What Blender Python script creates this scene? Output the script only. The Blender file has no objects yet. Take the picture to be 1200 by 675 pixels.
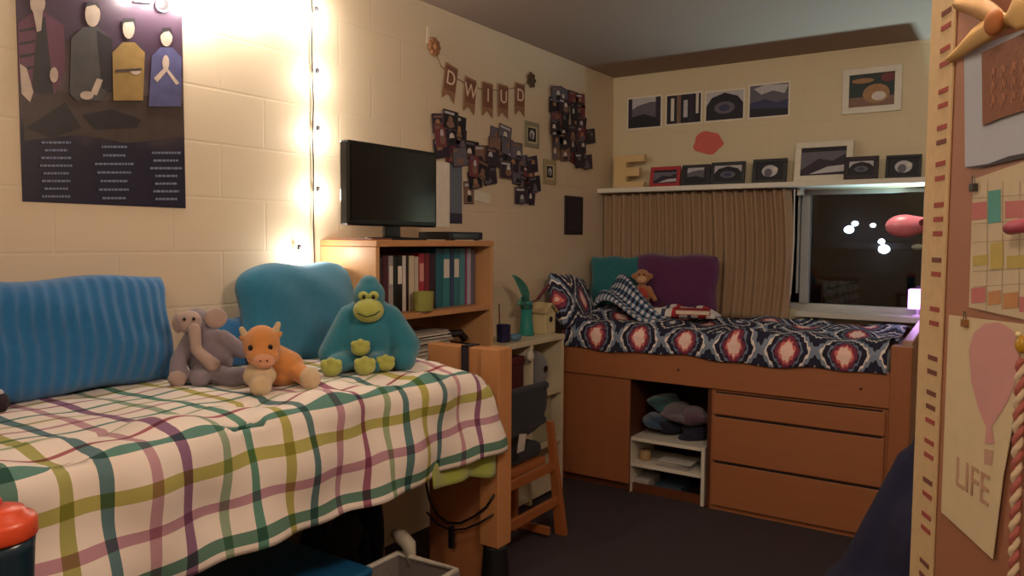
import bpy, bmesh, math, random
from mathutils import Vector, Matrix
random.seed(7)
PI = math.pi
C = bpy.context.scene.collection
# ------------------------------------------------------------------ camera
YAW, PITCH, ROLL, FPX, CZ = .5885, .0617, .0063, 901.0, 1.5
F = Vector((-math.sin(YAW)*math.cos(PITCH), math.cos(YAW)*math.cos(PITCH), -math.sin(PITCH)))
R0 = Vector((math.cos(YAW), math.sin(YAW), 0)); U0 = R0.cross(F)
RV = R0*math.cos(ROLL)+U0*math.sin(ROLL); UV = -R0*math.sin(ROLL)+U0*math.cos(ROLL)
CAM = Vector((0, 0, CZ))
def at(px, py, ax, val):
    """world point seen at a photo pixel on the plane  axis=val"""
    r = F+RV*((px-600)/FPX)-UV*((py-337.5)/FPX)
    return CAM+r*((val-CAM[ax])/r[ax])
def at_plane(px, py, o, n):
    r = F+RV*((px-600)/FPX)-UV*((py-337.5)/FPX)
    return CAM+r*((Vector(o)-CAM).dot(n)/r.dot(n))
cd = bpy.data.cameras.new('camera'); cam = bpy.data.objects.new('camera', cd); C.objects.link(cam)
m = Matrix((RV, UV, -F)).transposed().to_4x4(); m.translation = CAM; cam.matrix_world = m
cd.sensor_width = 36; cd.lens = FPX/1200*36; cd.clip_start = .02
bpy.context.scene.camera = cam
vs = bpy.context.scene.view_settings
bpy.context.scene.display_settings.display_device = 'sRGB'
vs.view_transform = 'Standard'; vs.look = 'None'; vs.gamma = 1; vs.use_curve_mapping = False; vs.exposure = 0.3
# ------------------------------------------------------------------ materials
def lin(c):
    if isinstance(c, str):
        c = [int(c[i:i+2], 16)/255 for i in (0, 2, 4)]
    return tuple([(x/12.92 if x <= .04045 else ((x+.055)/1.055)**2.4) for x in c])+(1,)
_M = {}
class NT:
    def __init__(s, name):
        s.m = bpy.data.materials.new(name); s.m.use_nodes = True; s.t = s.m.node_tree
        s.b = s.t.nodes['Principled BSDF']
    def n(s, kind, **kw):
        x = s.t.nodes.new(kind)
        for k, v in kw.items(): setattr(x, k, v)
        return x
    def l(s, a, b): s.t.links.new(a, b)
    def math(s, op, a, b=None, c=None):
        x = s.n('ShaderNodeMath', operation=op)
        for i, v in enumerate((a, b, c)):
            if v is None: continue
            if isinstance(v, (int, float)): x.inputs[i].default_value = v
            else: s.l(v, x.inputs[i])
        return x.outputs[0]
    def mix(s, fac, a, b, mode='MIX'):
        x = s.n('ShaderNodeMix', data_type='RGBA', blend_type=mode)
        for i, v in ((0, fac), (6, a), (7, b)):
            if isinstance(v, (int, float, tuple)): x.inputs[i].default_value = v
            else: s.l(v, x.inputs[i])
        return x.outputs[2]
    def coord(s, which='Object', scale=None):
        tc = s.n('ShaderNodeTexCoord'); o = tc.outputs[which]
        if scale:
            mp = s.n('ShaderNodeMapping'); mp.inputs['Scale'].default_value = scale; s.l(o, mp.inputs[0]); o = mp.outputs[0]
        return o
    def noise(s, co, scale, detail=3, rough=.5):
        x = s.n('ShaderNodeTexNoise'); x.inputs['Scale'].default_value = scale; x.inputs['Detail'].default_value = detail
        x.inputs['Roughness'].default_value = rough; s.l(co, x.inputs['Vector']); return x.outputs[0]
    def ramp(s, fac, stops, const=False):
        x = s.n('ShaderNodeValToRGB'); cr = x.color_ramp
        if const: cr.interpolation = 'CONSTANT'
        while len(cr.elements) < len(stops): cr.elements.new(.5)
        for e, (p, c) in zip(cr.elements, stops): e.position = p; e.color = lin(c)
        s.l(fac, x.inputs[0]); return x.outputs[0]
    def bump(s, h, strength=.3, dist=.01):
        x = s.n('ShaderNodeBump'); x.inputs['Strength'].default_value = strength; x.inputs['Distance'].default_value = dist
        s.l(h, x.inputs['Height']); s.l(x.outputs[0], s.b.inputs['Normal'])
    def base(s, c):
        if isinstance(c, tuple): s.b.inputs['Base Color'].default_value = c
        else: s.l(c, s.b.inputs['Base Color'])
    def rough(s, v): s.b.inputs['Roughness'].default_value = v
def plain(hexc, rough=.6, var=.12, scale=30, bump=0, bscale=300, metal=0):
    k = ('p', hexc, rough, var, scale, bump, metal)
    if k in _M: return _M[k]
    t = NT('mat_'+hexc); co = t.coord()
    a = lin(hexc); b = tuple(x*(1-var*2) for x in a[:3])+(1,)
    t.base(t.mix(t.noise(co, scale), a, b)); t.rough(rough); t.b.inputs['Metallic'].default_value = metal
    if bump: t.bump(t.noise(co, bscale), bump, .004)
    _M[k] = t.m; return t.m
def plush(hexc):
    k = ('f', hexc)
    if k in _M: return _M[k]
    t = NT('plush_'+hexc); co = t.coord(); a = lin(hexc); b = tuple(x*.72 for x in a[:3])+(1,)
    t.base(t.mix(t.noise(co, 45, 4), a, b)); t.rough(.95); t.b.inputs['Sheen Weight'].default_value = .35 if sum(a[:3]) > .12 else .05
    t.bump(t.noise(co, 240, 4, .8), .7, .006); _M[k] = t.m; return t.m
def wood(hexc, dark=.72, axis='X', rough=.42, sc=1):
    k = ('w', hexc, axis, rough)
    if k in _M: return _M[k]
    t = NT('wood_'+hexc); s = {'X': (.8, 14, 14), 'Y': (14, .8, 14), 'Z': (14, 14, .8)}[axis]
    co = t.coord(scale=s); a = lin(hexc); b = tuple(x*dark for x in a[:3])+(1,)
    t.base(t.mix(t.noise(co, 2.2, 5, .6), a, b)); t.rough(rough); t.bump(t.noise(co, 6, 3), .06, .002)
    _M[k] = t.m; return t.m
def emit(hexc, strength):
    t = NT('glow_'+hexc); t.base(lin(hexc)); t.b.inputs['Emission Color'].default_value = lin(hexc)
    t.b.inputs['Emission Strength'].default_value = strength; return t.m
def wall_mat(name, hexc, axis):
    t = NT(name); tc = t.n('ShaderNodeTexCoord'); sp = t.n('ShaderNodeSeparateXYZ'); t.l(tc.outputs['Object'], sp.inputs[0])
    cb = t.n('ShaderNodeCombineXYZ'); t.l(sp.outputs[1 if axis == 'Y' else 0], cb.inputs[0])
    t.l(t.math('ADD', sp.outputs[2], -.03), cb.inputs[1])
    br = t.n('ShaderNodeTexBrick'); t.l(cb.outputs[0], br.inputs['Vector'])
    br.inputs['Scale'].default_value = 1; br.inputs['Brick Width'].default_value = .406; br.inputs['Row Height'].default_value = .203
    br.inputs['Mortar Size'].default_value = .006; br.inputs['Mortar Smooth'].default_value = .6
    n1 = t.noise(tc.outputs['Object'], 90, 5, .7); n2 = t.noise(tc.outputs['Object'], 1.3, 2)
    a = lin(hexc); b = tuple(x*.9 for x in a[:3])+(1,)
    t.base(t.mix(n2, a, b)); t.rough(.55)
    h = t.math('ADD', t.math('MULTIPLY', br.outputs['Fac'], -1.0), t.math('MULTIPLY', n1, .25))
    t.bump(h, .22, .004); return t.m
# ------------------------------------------------------------------ mesh builder
def rotm(rot):
    return Matrix.Rotation(rot[2], 3, 'Z') @ Matrix.Rotation(rot[1], 3, 'Y') @ Matrix.Rotation(rot[0], 3, 'X')
class MB:
    def __init__(s): s.v = []; s.f = []; s.mi = []; s.uv = {}
    def add(s, vs_, fs, mi=0):
        o = len(s.v); s.v += [tuple(v) for v in vs_]
        s.f += [tuple(i+o for i in f) for f in fs]; s.mi += [mi]*len(fs); return s
    def box(s, x0, x1, y0, y1, z0, z1, mi=0):
        return s.add([(x, y, z) for z in (z0, z1) for y in (y0, y1) for x in (x0, x1)],
                     [(0, 2, 3, 1), (4, 5, 7, 6), (0, 1, 5, 4), (2, 6, 7, 3), (0, 4, 6, 2), (1, 3, 7, 5)], mi)
    def obox(s, c, d, rot=(0, 0, 0), mi=0):
        M = rotm(rot); c = Vector(c); h = Vector(d)/2
        vs_ = [c+M @ Vector((sx*h.x, sy*h.y, sz*h.z)) for sz in (-1, 1) for sy in (-1, 1) for sx in (-1, 1)]
        return s.add(vs_, [(0, 2, 3, 1), (4, 5, 7, 6), (0, 1, 5, 4), (2, 6, 7, 3), (0, 4, 6, 2), (1, 3, 7, 5)], mi)
    def ell(s, c, r, rot=(0, 0, 0), seg=20, rings=12, mi=0):
        M = rotm(rot); c = Vector(c); vs_ = [c+M @ Vector((0, 0, -r[2]))]
        for i in range(1, rings):
            a = -PI/2+PI*i/rings
            for j in range(seg):
                b = 2*PI*j/seg; vs_.append(c+M @ Vector((r[0]*math.cos(a)*math.cos(b), r[1]*math.cos(a)*math.sin(b), r[2]*math.sin(a))))
        vs_.append(c+M @ Vector((0, 0, r[2]))); fs = []; n = len(vs_)-1
        for j in range(seg):
            k = (j+1) % seg; fs.append((0, 1+k, 1+j))
            for i in range(rings-2):
                o = 1+i*seg; fs.append((o+j, o+k, o+seg+k, o+seg+j))
            o = 1+(rings-2)*seg; fs.append((o+j, o+k, n))
        return s.add(vs_, fs, mi)
    def tube(s, pts, r, seg=8, mi=0, cap=True):
        pts = [Vector(p) for p in pts]; n = len(pts); rs = r if isinstance(r, (list, tuple)) else [r]*n
        vs_ = []; up = None
        for i, p in enumerate(pts):
            d = (pts[min(i+1, n-1)]-pts[max(i-1, 0)]).normalized()
            if up is None: up = d.orthogonal().normalized()
            else: up = (up-d*up.dot(d)).normalized()
            w = d.cross(up)
            for j in range(seg):
                a = 2*PI*j/seg; vs_.append(p+(up*math.cos(a)+w*math.sin(a))*rs[i])
        fs = [(i*seg+j, i*seg+(j+1) % seg, (i+1)*seg+(j+1) % seg, (i+1)*seg+j) for i in range(n-1) for j in range(seg)]
        if cap: fs += [tuple(range(seg-1, -1, -1)), tuple((n-1)*seg+j for j in range(seg))]
        return s.add(vs_, fs, mi)
    def cap(s, a, b, r1, r2, mi=0):
        a = Vector(a); b = Vector(b); n = 6
        s.tube([a.lerp(b, i/n) for i in range(n+1)], [r1+(r2-r1)*i/n for i in range(n+1)], 14, mi)
        s.ell(a, (r1,)*3, mi=mi, seg=14, rings=8); s.ell(b, (r2,)*3, mi=mi, seg=14, rings=8); return s
    def lathe(s, prof, c=(0, 0, 0), seg=28, mi=0):
        vs_ = [(c[0]+r*math.cos(2*PI*j/seg), c[1]+r*math.sin(2*PI*j/seg), c[2]+z) for r, z in prof for j in range(seg)]
        fs = [(i*seg+j, i*seg+(j+1) % seg, (i+1)*seg+(j+1) % seg, (i+1)*seg+j) for i in range(len(prof)-1) for j in range(seg)]
        fs += [tuple(range(seg-1, -1, -1)), tuple((len(prof)-1)*seg+j for j in range(seg))]
        return s.add(vs_, fs, mi)
    def prism(s, poly, y0, y1, mi=0):
        """polygon in XZ, extruded in Y"""
        n = len(poly)
        return s.add([(p[0], y0, p[1]) for p in poly]+[(p[0], y1, p[1]) for p in poly],
                     [tuple(range(n)), tuple(range(2*n-1, n-1, -1))]+[(i, i+n, (i+1) % n+n, (i+1) % n) for i in range(n)], mi)
    def poly(s, pts, y, mi=0):
        return s.add([(p[0], y, p[1]) for p in pts], [tuple(range(len(pts)))], mi)
    def grid(s, fn, nu, nv, mi=0, uvfn=None):
        o = len(s.v); vs_ = [fn(i/nu, j/nv) for i in range(nu+1) for j in range(nv+1)]
        fs = [(i*(nv+1)+j, (i+1)*(nv+1)+j, (i+1)*(nv+1)+j+1, i*(nv+1)+j+1) for i in range(nu) for j in range(nv)]
        s.add(vs_, fs, mi)
        if uvfn:
            for i in range(nu+1):
                for j in range(nv+1): s.uv[o+i*(nv+1)+j] = uvfn(i/nu, j/nv)
        return s
    def build(s, name, mats, parent=None, bevel=0, smooth=False, sub=0, remesh=0, solid=0, loc=None, rot=None, flip=False):
        me = bpy.data.meshes.new(name); me.from_pydata(s.v, [], s.f)
        if not isinstance(mats, (list, tuple)): mats = [mats]
        for x in mats: me.materials.append(x)
        for p, i in zip(me.polygons, s.mi): p.material_index = i
        if s.uv:
            ul = me.uv_layers.new(name='UVMap')
            for lp in me.loops: ul.data[lp.index].uv = s.uv.get(lp.vertex_index, (0, 0))
        bm = bmesh.new(); bm.from_mesh(me)
        if not s.uv: bmesh.ops.recalc_face_normals(bm, faces=bm.faces)
        bm.to_mesh(me); bm.free()
        if smooth or remesh or sub:
            for p in me.polygons: p.use_smooth = True
        o = bpy.data.objects.new(name, me); C.objects.link(o)
        if parent: o.parent = parent
        if loc is not None: o.location = loc
        if rot is not None: o.rotation_euler = rot
        if remesh:
            r = o.modifiers.new('r', 'REMESH'); r.mode = 'VOXEL'; r.voxel_size = remesh; r.use_smooth_shade = True
            q = o.modifiers.new('s', 'SMOOTH'); q.factor = .6; q.iterations = 5
        if solid:
            q = o.modifiers.new('t', 'SOLIDIFY'); q.thickness = solid; q.offset = -1
        if bevel:
            b = o.modifiers.new('b', 'BEVEL'); b.width = bevel; b.segments = 2; b.limit_method = 'ANGLE'
        if sub:
            q = o.modifiers.new('u', 'SUBSURF'); q.levels = sub; q.render_levels = sub
        return o
def tag(o, label=None, cat=None, group=None, kind=None):
    if label: o['label'] = label
    if cat: o['category'] = cat
    if group: o['group'] = group
    if kind: o['kind'] = kind
    return o
def thing(name, label, cat, loc=(0, 0, 0), rotz=0, group=None, rot=None):
    o = bpy.data.objects.new(name, None); C.objects.link(o); o.location = loc
    o.rotation_euler = rot if rot else (0, 0, rotz); o.empty_display_size = .05
    return tag(o, label, cat, group)
def struct(o): o['kind'] = 'structure'; return o
def text(name, body, size, mat, parent, loc, depth=.0006, rot=(PI/2, 0, 0), sx=1):
    cu = bpy.data.curves.new(name, 'FONT'); cu.body = body; cu.size = size; cu.extrude = depth; cu.align_x = 'CENTER'; cu.align_y = 'CENTER'
    o = bpy.data.objects.new('tmp', cu); C.objects.link(o)
    me = bpy.data.meshes.new_from_object(o.evaluated_get(bpy.context.evaluated_depsgraph_get()))
    bpy.data.objects.remove(o); me.materials.clear(); me.materials.append(mat)
    q = bpy.data.objects.new(name, me); C.objects.link(q); q.parent = parent; q.location = loc; q.rotation_euler = rot; q.scale = (sx, 1, 1)
    return q
# ------------------------------------------------------------------ the room
XL, YB, H, XR, YF = -2.55, 5.14, 2.687, 1.3, -1.4
M_wall = wall_mat('painted_block_left', 'd6c4a8', 'Y'); M_wallb = wall_mat('painted_block_back', 'd6c8a6', 'X')
M_ceil = plain('9c8678', .8, .03, 2, .15, 200)
t = NT('carpet'); co = t.coord(); t.base(t.mix(t.noise(co, 220, 5, .8), lin('4c4046'), lin('2e262b'))); t.rough(.95); t.bump(t.noise(co, 400, 4, .8), .8, .006); M_carpet = t.m
M_white = plain('d8d2c4', .5, .05, 8); M_black = plain('0d0c10', .4, .1, 20)
struct(MB().box(XL-.1, XR+.1, YF-.1, YB+.3, -.1, 0).build('floor', M_carpet))
struct(MB().box(XL-.1, XR+.1, YF-.1, YB+.3, H, H+.1).build('ceiling', M_ceil))
struct(MB().box(XL-.1, XL, YF-.1, YB+.2, 0, H).build('wall_left', M_wall))
struct(MB().box(XR, XR+.1, YF-.1, YB+.2, 0, H).build('wall_right', M_wall))
struct(MB().box(XL, XR, YF-.1, YF, 0, H).build('wall_front', M_wallb))
WX0, WX1, WZ0, WZ1 = -2.42, -.485, 1.07, 1.835
struct(MB().box(XL, WX0, YB, YB+.2, 0, H).box(WX1, XR, YB, YB+.2, 0, H).box(WX0, WX1, YB, YB+.2, 0, WZ0).box(WX0, WX1, YB, YB+.2, WZ1, H).build('wall_back', M_wallb))
struct(MB().box(-2.55, -2.535, -1.3, .6, 0, .1).build('baseboard_left', plain('3a2c28', .6)))
# window
w = bpy.data.objects.new('window_1', None); C.objects.link(w); w.location = (0, YB+.1, 0); struct(w)
fr = MB()
fr.box(WX0, WX1, -.03, .03, WZ0, WZ0+.035).box(WX0, WX1, -.03, .03, WZ1-.03, WZ1).box(WX0, WX0+.04, -.03, .03, WZ0, WZ1).box(WX1-.035, WX1, -.03, .03, WZ0, WZ1)
fr.build('window_frame', plain('b9b9b4', .4, .04), w, bevel=.004)
MB().box(-1.215, -1.165, -.06, .03, WZ0+.035, WZ1-.03).box(-1.235, -1.222, -.075, -.03, WZ0+.1, WZ1-.03).build('sash_rail', [plain('a8a9a6', .4, .04)], w, bevel=.003)
t = NT('window_glass'); t.b.inputs['Transmission Weight'].default_value = 1; t.b.inputs['IOR'].default_value = 1.45; t.rough(.02); t.base(lin('c8ccd0'))
MB().box(WX0+.03, WX1-.03, .0, .006, WZ0+.03, WZ1-.03).build('window_pane', t.m, w)
MB().box(-1.19, -.20, -.24, -.101, WZ0-.035, WZ0-.001).box(-2.4, -.487, -.1, .07, WZ0-.0, WZ0+.002).build('window_sill', plain('c6c4bb', .35, .05), w, bevel=.004)
# night outside: a dim building front; added glow blobs imitate string-light reflections
b = thing('dark_building', 'dim dark building front across the yard seen through the window at night', 'building', (0, 14, 0))
MB().box(-7, 7, 0, .4, -6, 7).build('facade', plain('1f1c24', .9, .2, 2), b)
MB().box(-7, 7, -.15, 0, 3.6, 3.75).box(-7, 7, -.1, 0, 1.4, 1.5).build('cornice', plain('2a262e', .9), b)
M_out = emit('dff0ff', 14)  # emission standing in for bulbs mirrored in the glass
for i, (px, py, s, lab) in enumerate([(1002, 262, .05, 'tiny pale bulb reflection, upper left, built as a blob beyond the window'), (995, 269, .075, 'pale bulb reflection, lower left, built as a blob beyond the window'),
        (1023, 264, .04, 'smallest pale bulb reflection in the middle, built as a blob beyond the window'), (1033, 283, .05, 'upper right bulb reflection, just above the brightest, built as a blob beyond the window'), (1036, 292, .085, 'brightest right-hand bulb reflection, built as a glowing blob beyond the window')]):
    p = at(px, py, 1, 13.7); q = thing('reflection_blob', lab, 'lamp', p, 0, 'bulb reflections beyond the window')
    MB().ell((0, 0, 0), (s, s*.6, s*.8)).build('bulb', M_out, q, smooth=True)
    MB().box(-s*.3, s*.3, .0, .3, -s*.3, s*.3).build('bracket', M_black, q)  # stub behind the added blob, no real lamp there
# ------------------------------------------------------------------ lights
def point(loc, e, col, r=.03):
    l = bpy.data.lights.new('lamp', 'POINT'); l.energy = e; l.color = col; l.shadow_soft_size = r
    o = bpy.data.objects.new('lamp_light', l); C.objects.link(o); o.location = loc; return o
cl = thing('added_fill_fixture', 'round fill light added on the ceiling above and behind the camera', 'fill light', (-.3, -.5, H))  # added fixture out of view, carries warm fill
MB().lathe([(.22, -.03), (.22, -.001)]).build('base', M_white, cl)
MB().lathe([(.02, -.1), (.12, -.09), (.19, -.06), (.21, -.031)]).build('diffuser', emit('ffd9a8', 1.5), cl, smooth=True)
cl2 = thing('added_fill_fixture', 'round fill light added on the ceiling over the middle of the room above the frame', 'fill light', (-.1, 1.5, H))  # second added fixture out of view, brightens the back of the room
MB().lathe([(.22, -.03), (.22, -.001)]).build('base', M_white, cl2)
MB().lathe([(.02, -.1), (.12, -.09), (.19, -.06), (.21, -.031)]).build('diffuser', emit('ffd9a9', 1.5), cl2, smooth=True)
for loc_, en in (((-.3, -.5), 34), ((-.1, 1.5), 46)):  # warm fill points under the two added fixtures
    l = bpy.data.lights.new('fill_bulb', 'POINT'); l.shadow_soft_size = .16; l.energy = en; l.color = (1, .82, .66)
    o = bpy.data.objects.new('fill_bulb', l); C.objects.link(o); o.location = (loc_[0], loc_[1], H-.28)
world = bpy.data.worlds.new('night'); world.use_nodes = True; bpy.context.scene.world = world
world.node_tree.nodes['Background'].inputs[0].default_value = lin('0c1020'); world.node_tree.nodes['Background'].inputs[1].default_value = .5
# string lights
sl = thing('string_lights', 'string of warm white bulbs running along the wall top and down beside the television', 'string lights', (XL, 0, 0))
pts = [(.012, at(px, py, 0, XL).y, at(px, py, 0, XL).z) for px, py in [(150, -12), (190, -8), (225, -2), (255, -7), (285, -4), (315, -9), (343, -4), (362, -14), (364, 18), (363, 55), (364, 90), (365, 122), (364, 157), (365, 192), (365, 228), (365, 262), (366, 300), (367, 340)]]
MB().tube(pts, .0035, 6).build('cable', plain('2b2a30', .5), sl)
M_bulb = emit('fff1d8', 25)
for i, (px, py) in enumerate([(160, -10), (190, -6), (225, 2), (285, 2), (343, 4), (369, 18), (370, 90), (371, 157), (371, 228), (349, 296)]):
    p = at(px, py, 0, XL+.02); loc = (.03, p.y, p.z)
    bb = MB().ell(loc, (.012, .012, .017)).build('bulb', M_bulb, sl, smooth=True)
    MB().lathe([(.007, -.006), (.009, 0), (.009, .016), (.006, .022)], (loc[0], loc[1], loc[2]+.012), 10).build('socket', plain('26242c', .5), bb)
    point((XL+.075, p.y+.01, p.z), 1.5 if i > 4 else 2.3, (1, .9, .78), .02)
# ------------------------------------------------------------------ wall-mounted flat things
class Fr:                                     # a vertical surface: origin, angle; local X along it, local -Y out of it
    def __init__(s, o, a): s.o = Vector(o); s.a = a; s.x = Vector((math.cos(a), math.sin(a), 0)); s.n = Vector((math.sin(a), -math.cos(a), 0))
    def uv(s, px, py, out=0):
        p = at_plane(px, py, s.o+s.n*out, s.n)-s.o; return p.dot(s.x), p.z
    def w(s, u, out, v): return s.o+s.x*u+s.n*out+Vector((0, 0, v))
    def rect(s, x0, y0, x1, y1, out=0):
        xm, ym = (x0+x1)/2, (y0+y1)/2
        a = s.uv(x0, ym, out); b_ = s.uv(x1, ym, out); c = s.uv(xm, y0, out); d = s.uv(xm, y1, out)
        return (a[0]+b_[0])/2, (c[1]+d[1])/2, b_[0]-a[0], c[1]-d[1]
LW = Fr((XL, 0, 0), PI/2); BW = Fr((0, YB, 0), 0)
def art(mb, items, w, h, y=-.0006, mi0=0):
    """flat printed shapes, normalised coordinates 0..1"""
    for k, (mi, pts) in enumerate(items):
        mb.poly([((p[0]-.5)*w, (p[1]-.5)*h) for p in pts], y-.0003*k, mi)
def rc(x0, y0, x1, y1): return [(x0, y0), (x1, y0), (x1, y1), (x0, y1)]
def el(cx, cy, rx, ry, n=14): return [(cx+rx*math.cos(2*PI*i/n), cy+ry*math.sin(2*PI*i/n)) for i in range(n)]
INK = ['1d1a26', 'c9c6cc', '6a6674', '3a3f66', '8a6a5a', 'b0865e', '2c3b3a', '7c3a40', 'e4ddd2', '33263a']
MI = [plain(c, .6, .15, 60) for c in INK]
def scene_art(kind):
    if kind == 0: return [(2, rc(0, 0, 1, 1)), (1, [(0, .55), (.3, .75), (.7, .85), (1, .8), (1, 1), (0, 1)]), (0, [(0, 0), (1, 0), (1, .25), (.5, .45), (0, .35)]), (9, rc(.0, .3, .12, 1)), (9, rc(.85, .2, 1, 1))]
    if kind == 1: return [(0, rc(0, 0, 1, 1)), (8, rc(.12, .1, .22, .9)), (4, rc(.3, 0, .42, 1)), (1, rc(.5, .2, .62, .8)), (9, rc(.65, 0, .8, 1)), (8, rc(.86, .3, .94, 1))]
    if kind == 2: return [(1, rc(0, 0, 1, 1)), (0, [(0, 0), (1, 0), (1, .55), (.85, .8), (.5, .95), (.15, .8), (0, .5)]), (2, el(.5, .42, .28, .22)), (3, el(.5, .42, .15, .12)), (0, rc(0, 0, 1, .15))]
    if kind == 3: return [(2, rc(0, 0, 1, 1)), (1, [(.1, .9), (.3, .7), (.6, .8), (.9, .68), (1, .95), (.4, 1)]), (3, [(0, 0), (1, 0), (1, .5), (.7, .42), (.4, .55), (0, .45)]), (0, [(0, 0), (1, 0), (1, .2), (0, .28)])]
    if kind == 4: return [(6, rc(0, 0, 1, 1)), (4, rc(0, 0, 1, .3)), (5, el(.6, .38, .3, .3)), (8, el(.66, .3, .16, .14)), (7, el(.85, .85, .16, .14)), (5, el(.3, .8, .25, .08))]
    if kind == 5: return [(2, rc(0, 0, 1, 1)), (9, [(0, .2), (.4, .6), (.7, .5), (1, .75), (1, 0), (0, 0)]), (1, [(.2, .05), (.6, .3), (1, .35), (1, .12)]), (0, rc(0, .85, 1, 1))]
    return [(0, rc(0, 0, 1, 1)), (1, el(.5, .5, .3, .35)), (2, el(.45, .4, .15, .25)), (8, el(.7, .6, .1, .12))]
def print_(name, label, cat, fr_, px, kind, border=.08, bcol='e6ddcc', thick=.0015, group=None, roll=0, out=0.0005):
    u, v, w_, h_ = fr_.rect(*px)
    r = thing(name, label, cat, fr_.w(u, out, v), 0, group, rot=(0, roll, fr_.a))
    sh = MB().box(-w_/2, w_/2, -thick, 0, -h_/2, h_/2); sh.build('paper', plain(bcol, .5, .05), r)
    a = MB(); art(a, scene_art(kind), w_*(1-2*border), h_-2*border*w_, -thick-.0004); a.build('picture', MI, r)
    return r
for px, k, lab in [((735, 113, 776, 151), 0, 'landscape photo print with dark edges, leftmost above the curtain'), ((780, 109, 823, 146), 1, 'photo print with dark upright stripes, second from left above the curtain'),
                   ((826, 105, 873, 142), 2, 'photo print with a dark domed shape, third from left above the curtain'), ((877, 97, 926, 138), 3, 'blue cloudy landscape photo print, rightmost of the four in a row')]:
    print_('photo_print', lab, 'photo', BW, px, k, .04, group='prints above the curtain')
# framed print right
def frame(name, label, px, kind, col, bw=.12, mat=None, fr_=BW, out=.0, depth=.018, lean=0, group=None, y=None):
    u, v, w_, h_ = fr_.rect(*px, out)
    r = thing(name, label, 'picture frame', fr_.w(u, out, v-h_/2 if lean else v), 0, group, rot=(lean, 0, fr_.a))
    dz = h_/2 if lean else 0; b_ = bw*min(w_, h_)
    mb = MB(); mb.box(-w_/2, w_/2, -depth, 0, dz-h_/2, dz-h_/2+b_).box(-w_/2, w_/2, -depth, 0, dz+h_/2-b_, dz+h_/2)
    mb.box(-w_/2, -w_/2+b_, -depth, 0, dz-h_/2+b_, dz+h_/2-b_).box(w_/2-b_, w_/2, -depth, 0, dz-h_/2+b_, dz+h_/2-b_)
    mb.build('frame_border', plain(col, .4, .08), r, bevel=.002)
    iw, ih = w_-2*b_, h_-2*b_
    a = MB(); a.box(-iw/2, iw/2, -depth*.55, -.001, -ih/2, ih/2); k = .78 if mat else 1
    o_ = a.build('backing', plain(mat or '241f28', .6), r); o_.location = (0, 0, dz)
    a = MB(); art(a, scene_art(kind), iw*k, ih*k, -depth*.55-.0006); o_ = a.build('picture', MI, r); o_.location = (0, 0, dz)
    return r
frame('picture_frame', 'white framed picture of an orange shape hanging high at the right above the window', (988, 79, 1057, 132), 4, 'e6e0d2', .14, out=.001)
# coral splat sign
u, v, w_, h_ = BW.rect(813, 154, 847, 181); r = tag(MB().prism([(w_/2*(1+.10*math.cos(5*a+1))*math.cos(a), h_/2*(1+.08*math.sin(4*a))*math.sin(a)) for a in [2*PI*i/28 for i in range(28)]], -.004, 0).build('wall_decal', plain('d9675a', .6), None, loc=BW.w(u, .001, v)), 'coral blob-shaped paper decal on the wall between photo prints and shelf', 'decal')
# small frames and signs on the left wall
frame('picture_frame', 'small grey framed card on the left wall, upper of two beside the collages', (614, 143, 631, 173), 6, '8f8a72', .16, 'c9bd9a', LW, .001, .008)
frame('picture_frame', 'small tan framed card on the left wall, lower of two beside the collages', (636, 187, 651, 216), 6, 'a89872', .2, 'd2c49e', LW, .001, .008)
u, v, w_, h_ = LW.rect(661, 230, 682, 275)
pp = thing('wall_plaque', 'dark rectangular plaque on the left wall above the patterned bed', 'plaque', LW.w(u, .001, v), PI/2)
MB().box(-w_/2, w_/2, -.008, 0, -h_/2, h_/2).build('plaque_board', plain('201a26', .35), pp, bevel=.002)
a = MB(); a.box(-w_*.36, w_*.36, -.0095, -.008, -h_*.4, h_*.4); a.build('plaque_panel', plain('2c2a3a', .3), pp)
u, v, w_, h_ = LW.rect(509, 190, 526, 266)
tag(MB().box(-w_/2, w_/2, -.002, 0, -h_/2, h_/2).build('paper_sheet', plain('f0e8da', .6), None, loc=LW.w(u, .001, v), rot=(0, 0, PI/2)), 'tall cream paper sheet taped to the wall just right of the television', 'paper')
u, v, w_, h_ = LW.rect(527, 186, 541, 262)
q = thing('paper_strip', 'narrow blue-grey paper strip with dark foot on the wall right of the television', 'paper', LW.w(u, .001, v), PI/2)
MB().box(-w_/2, w_/2, -.002, 0, -h_/2, h_/2).build('strip_sheet', plain('67707f', .5), q)
MB().box(-w_/2, w_/2, -.0035, -.002, -h_/2, -h_*.34).build('strip_foot', plain('2c2b45', .5), q)
# photo collages
def collage(cells, label, group, w0=.13, h0=.10):
    for px, py in cells:
        u, v = LW.uv(px, py); w_, h_ = (w0, h0) if random.random() > .35 else (h0*.9, w0*.95)
        dk = random.random(); k = random.randrange(7)
        r = thing('snapshot', label, 'photo', LW.w(u+random.uniform(-.008, .008), .0012+.0022*random.randrange(1, 9), v), 0, group, rot=(0, random.uniform(-.2, .2), PI/2))
        MB().box(-w_/2, w_/2, -.0008, 0, -h_/2, h_/2).build('paper', plain(random.choice(['3a2836', '2b2030', '4c3440', '6c5a54', '41303c']), .5), r)
        a = MB(); c0, c1, c2 = random.choice([0, 9, 4, 7, 9, 2]), random.choice([4, 8, 2, 5, 1]), random.choice([0, 9, 4, 2])
        x, y = random.uniform(.3, .7), random.uniform(.3, .6)
        art(a, [(c0, rc(0, 0, 1, 1)), (c1, el(x, y, .17, .24)), (c2, el(x, y-.25, .28, .2)), (c0, rc(0, 0, 1, .05)), (random.choice([1, 2, 4]), rc(.05, .8, random.uniform(.3, .9), .93))], w_*.92, h_*.92, -.0011)
        a.build('picture', MI, r)
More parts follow.
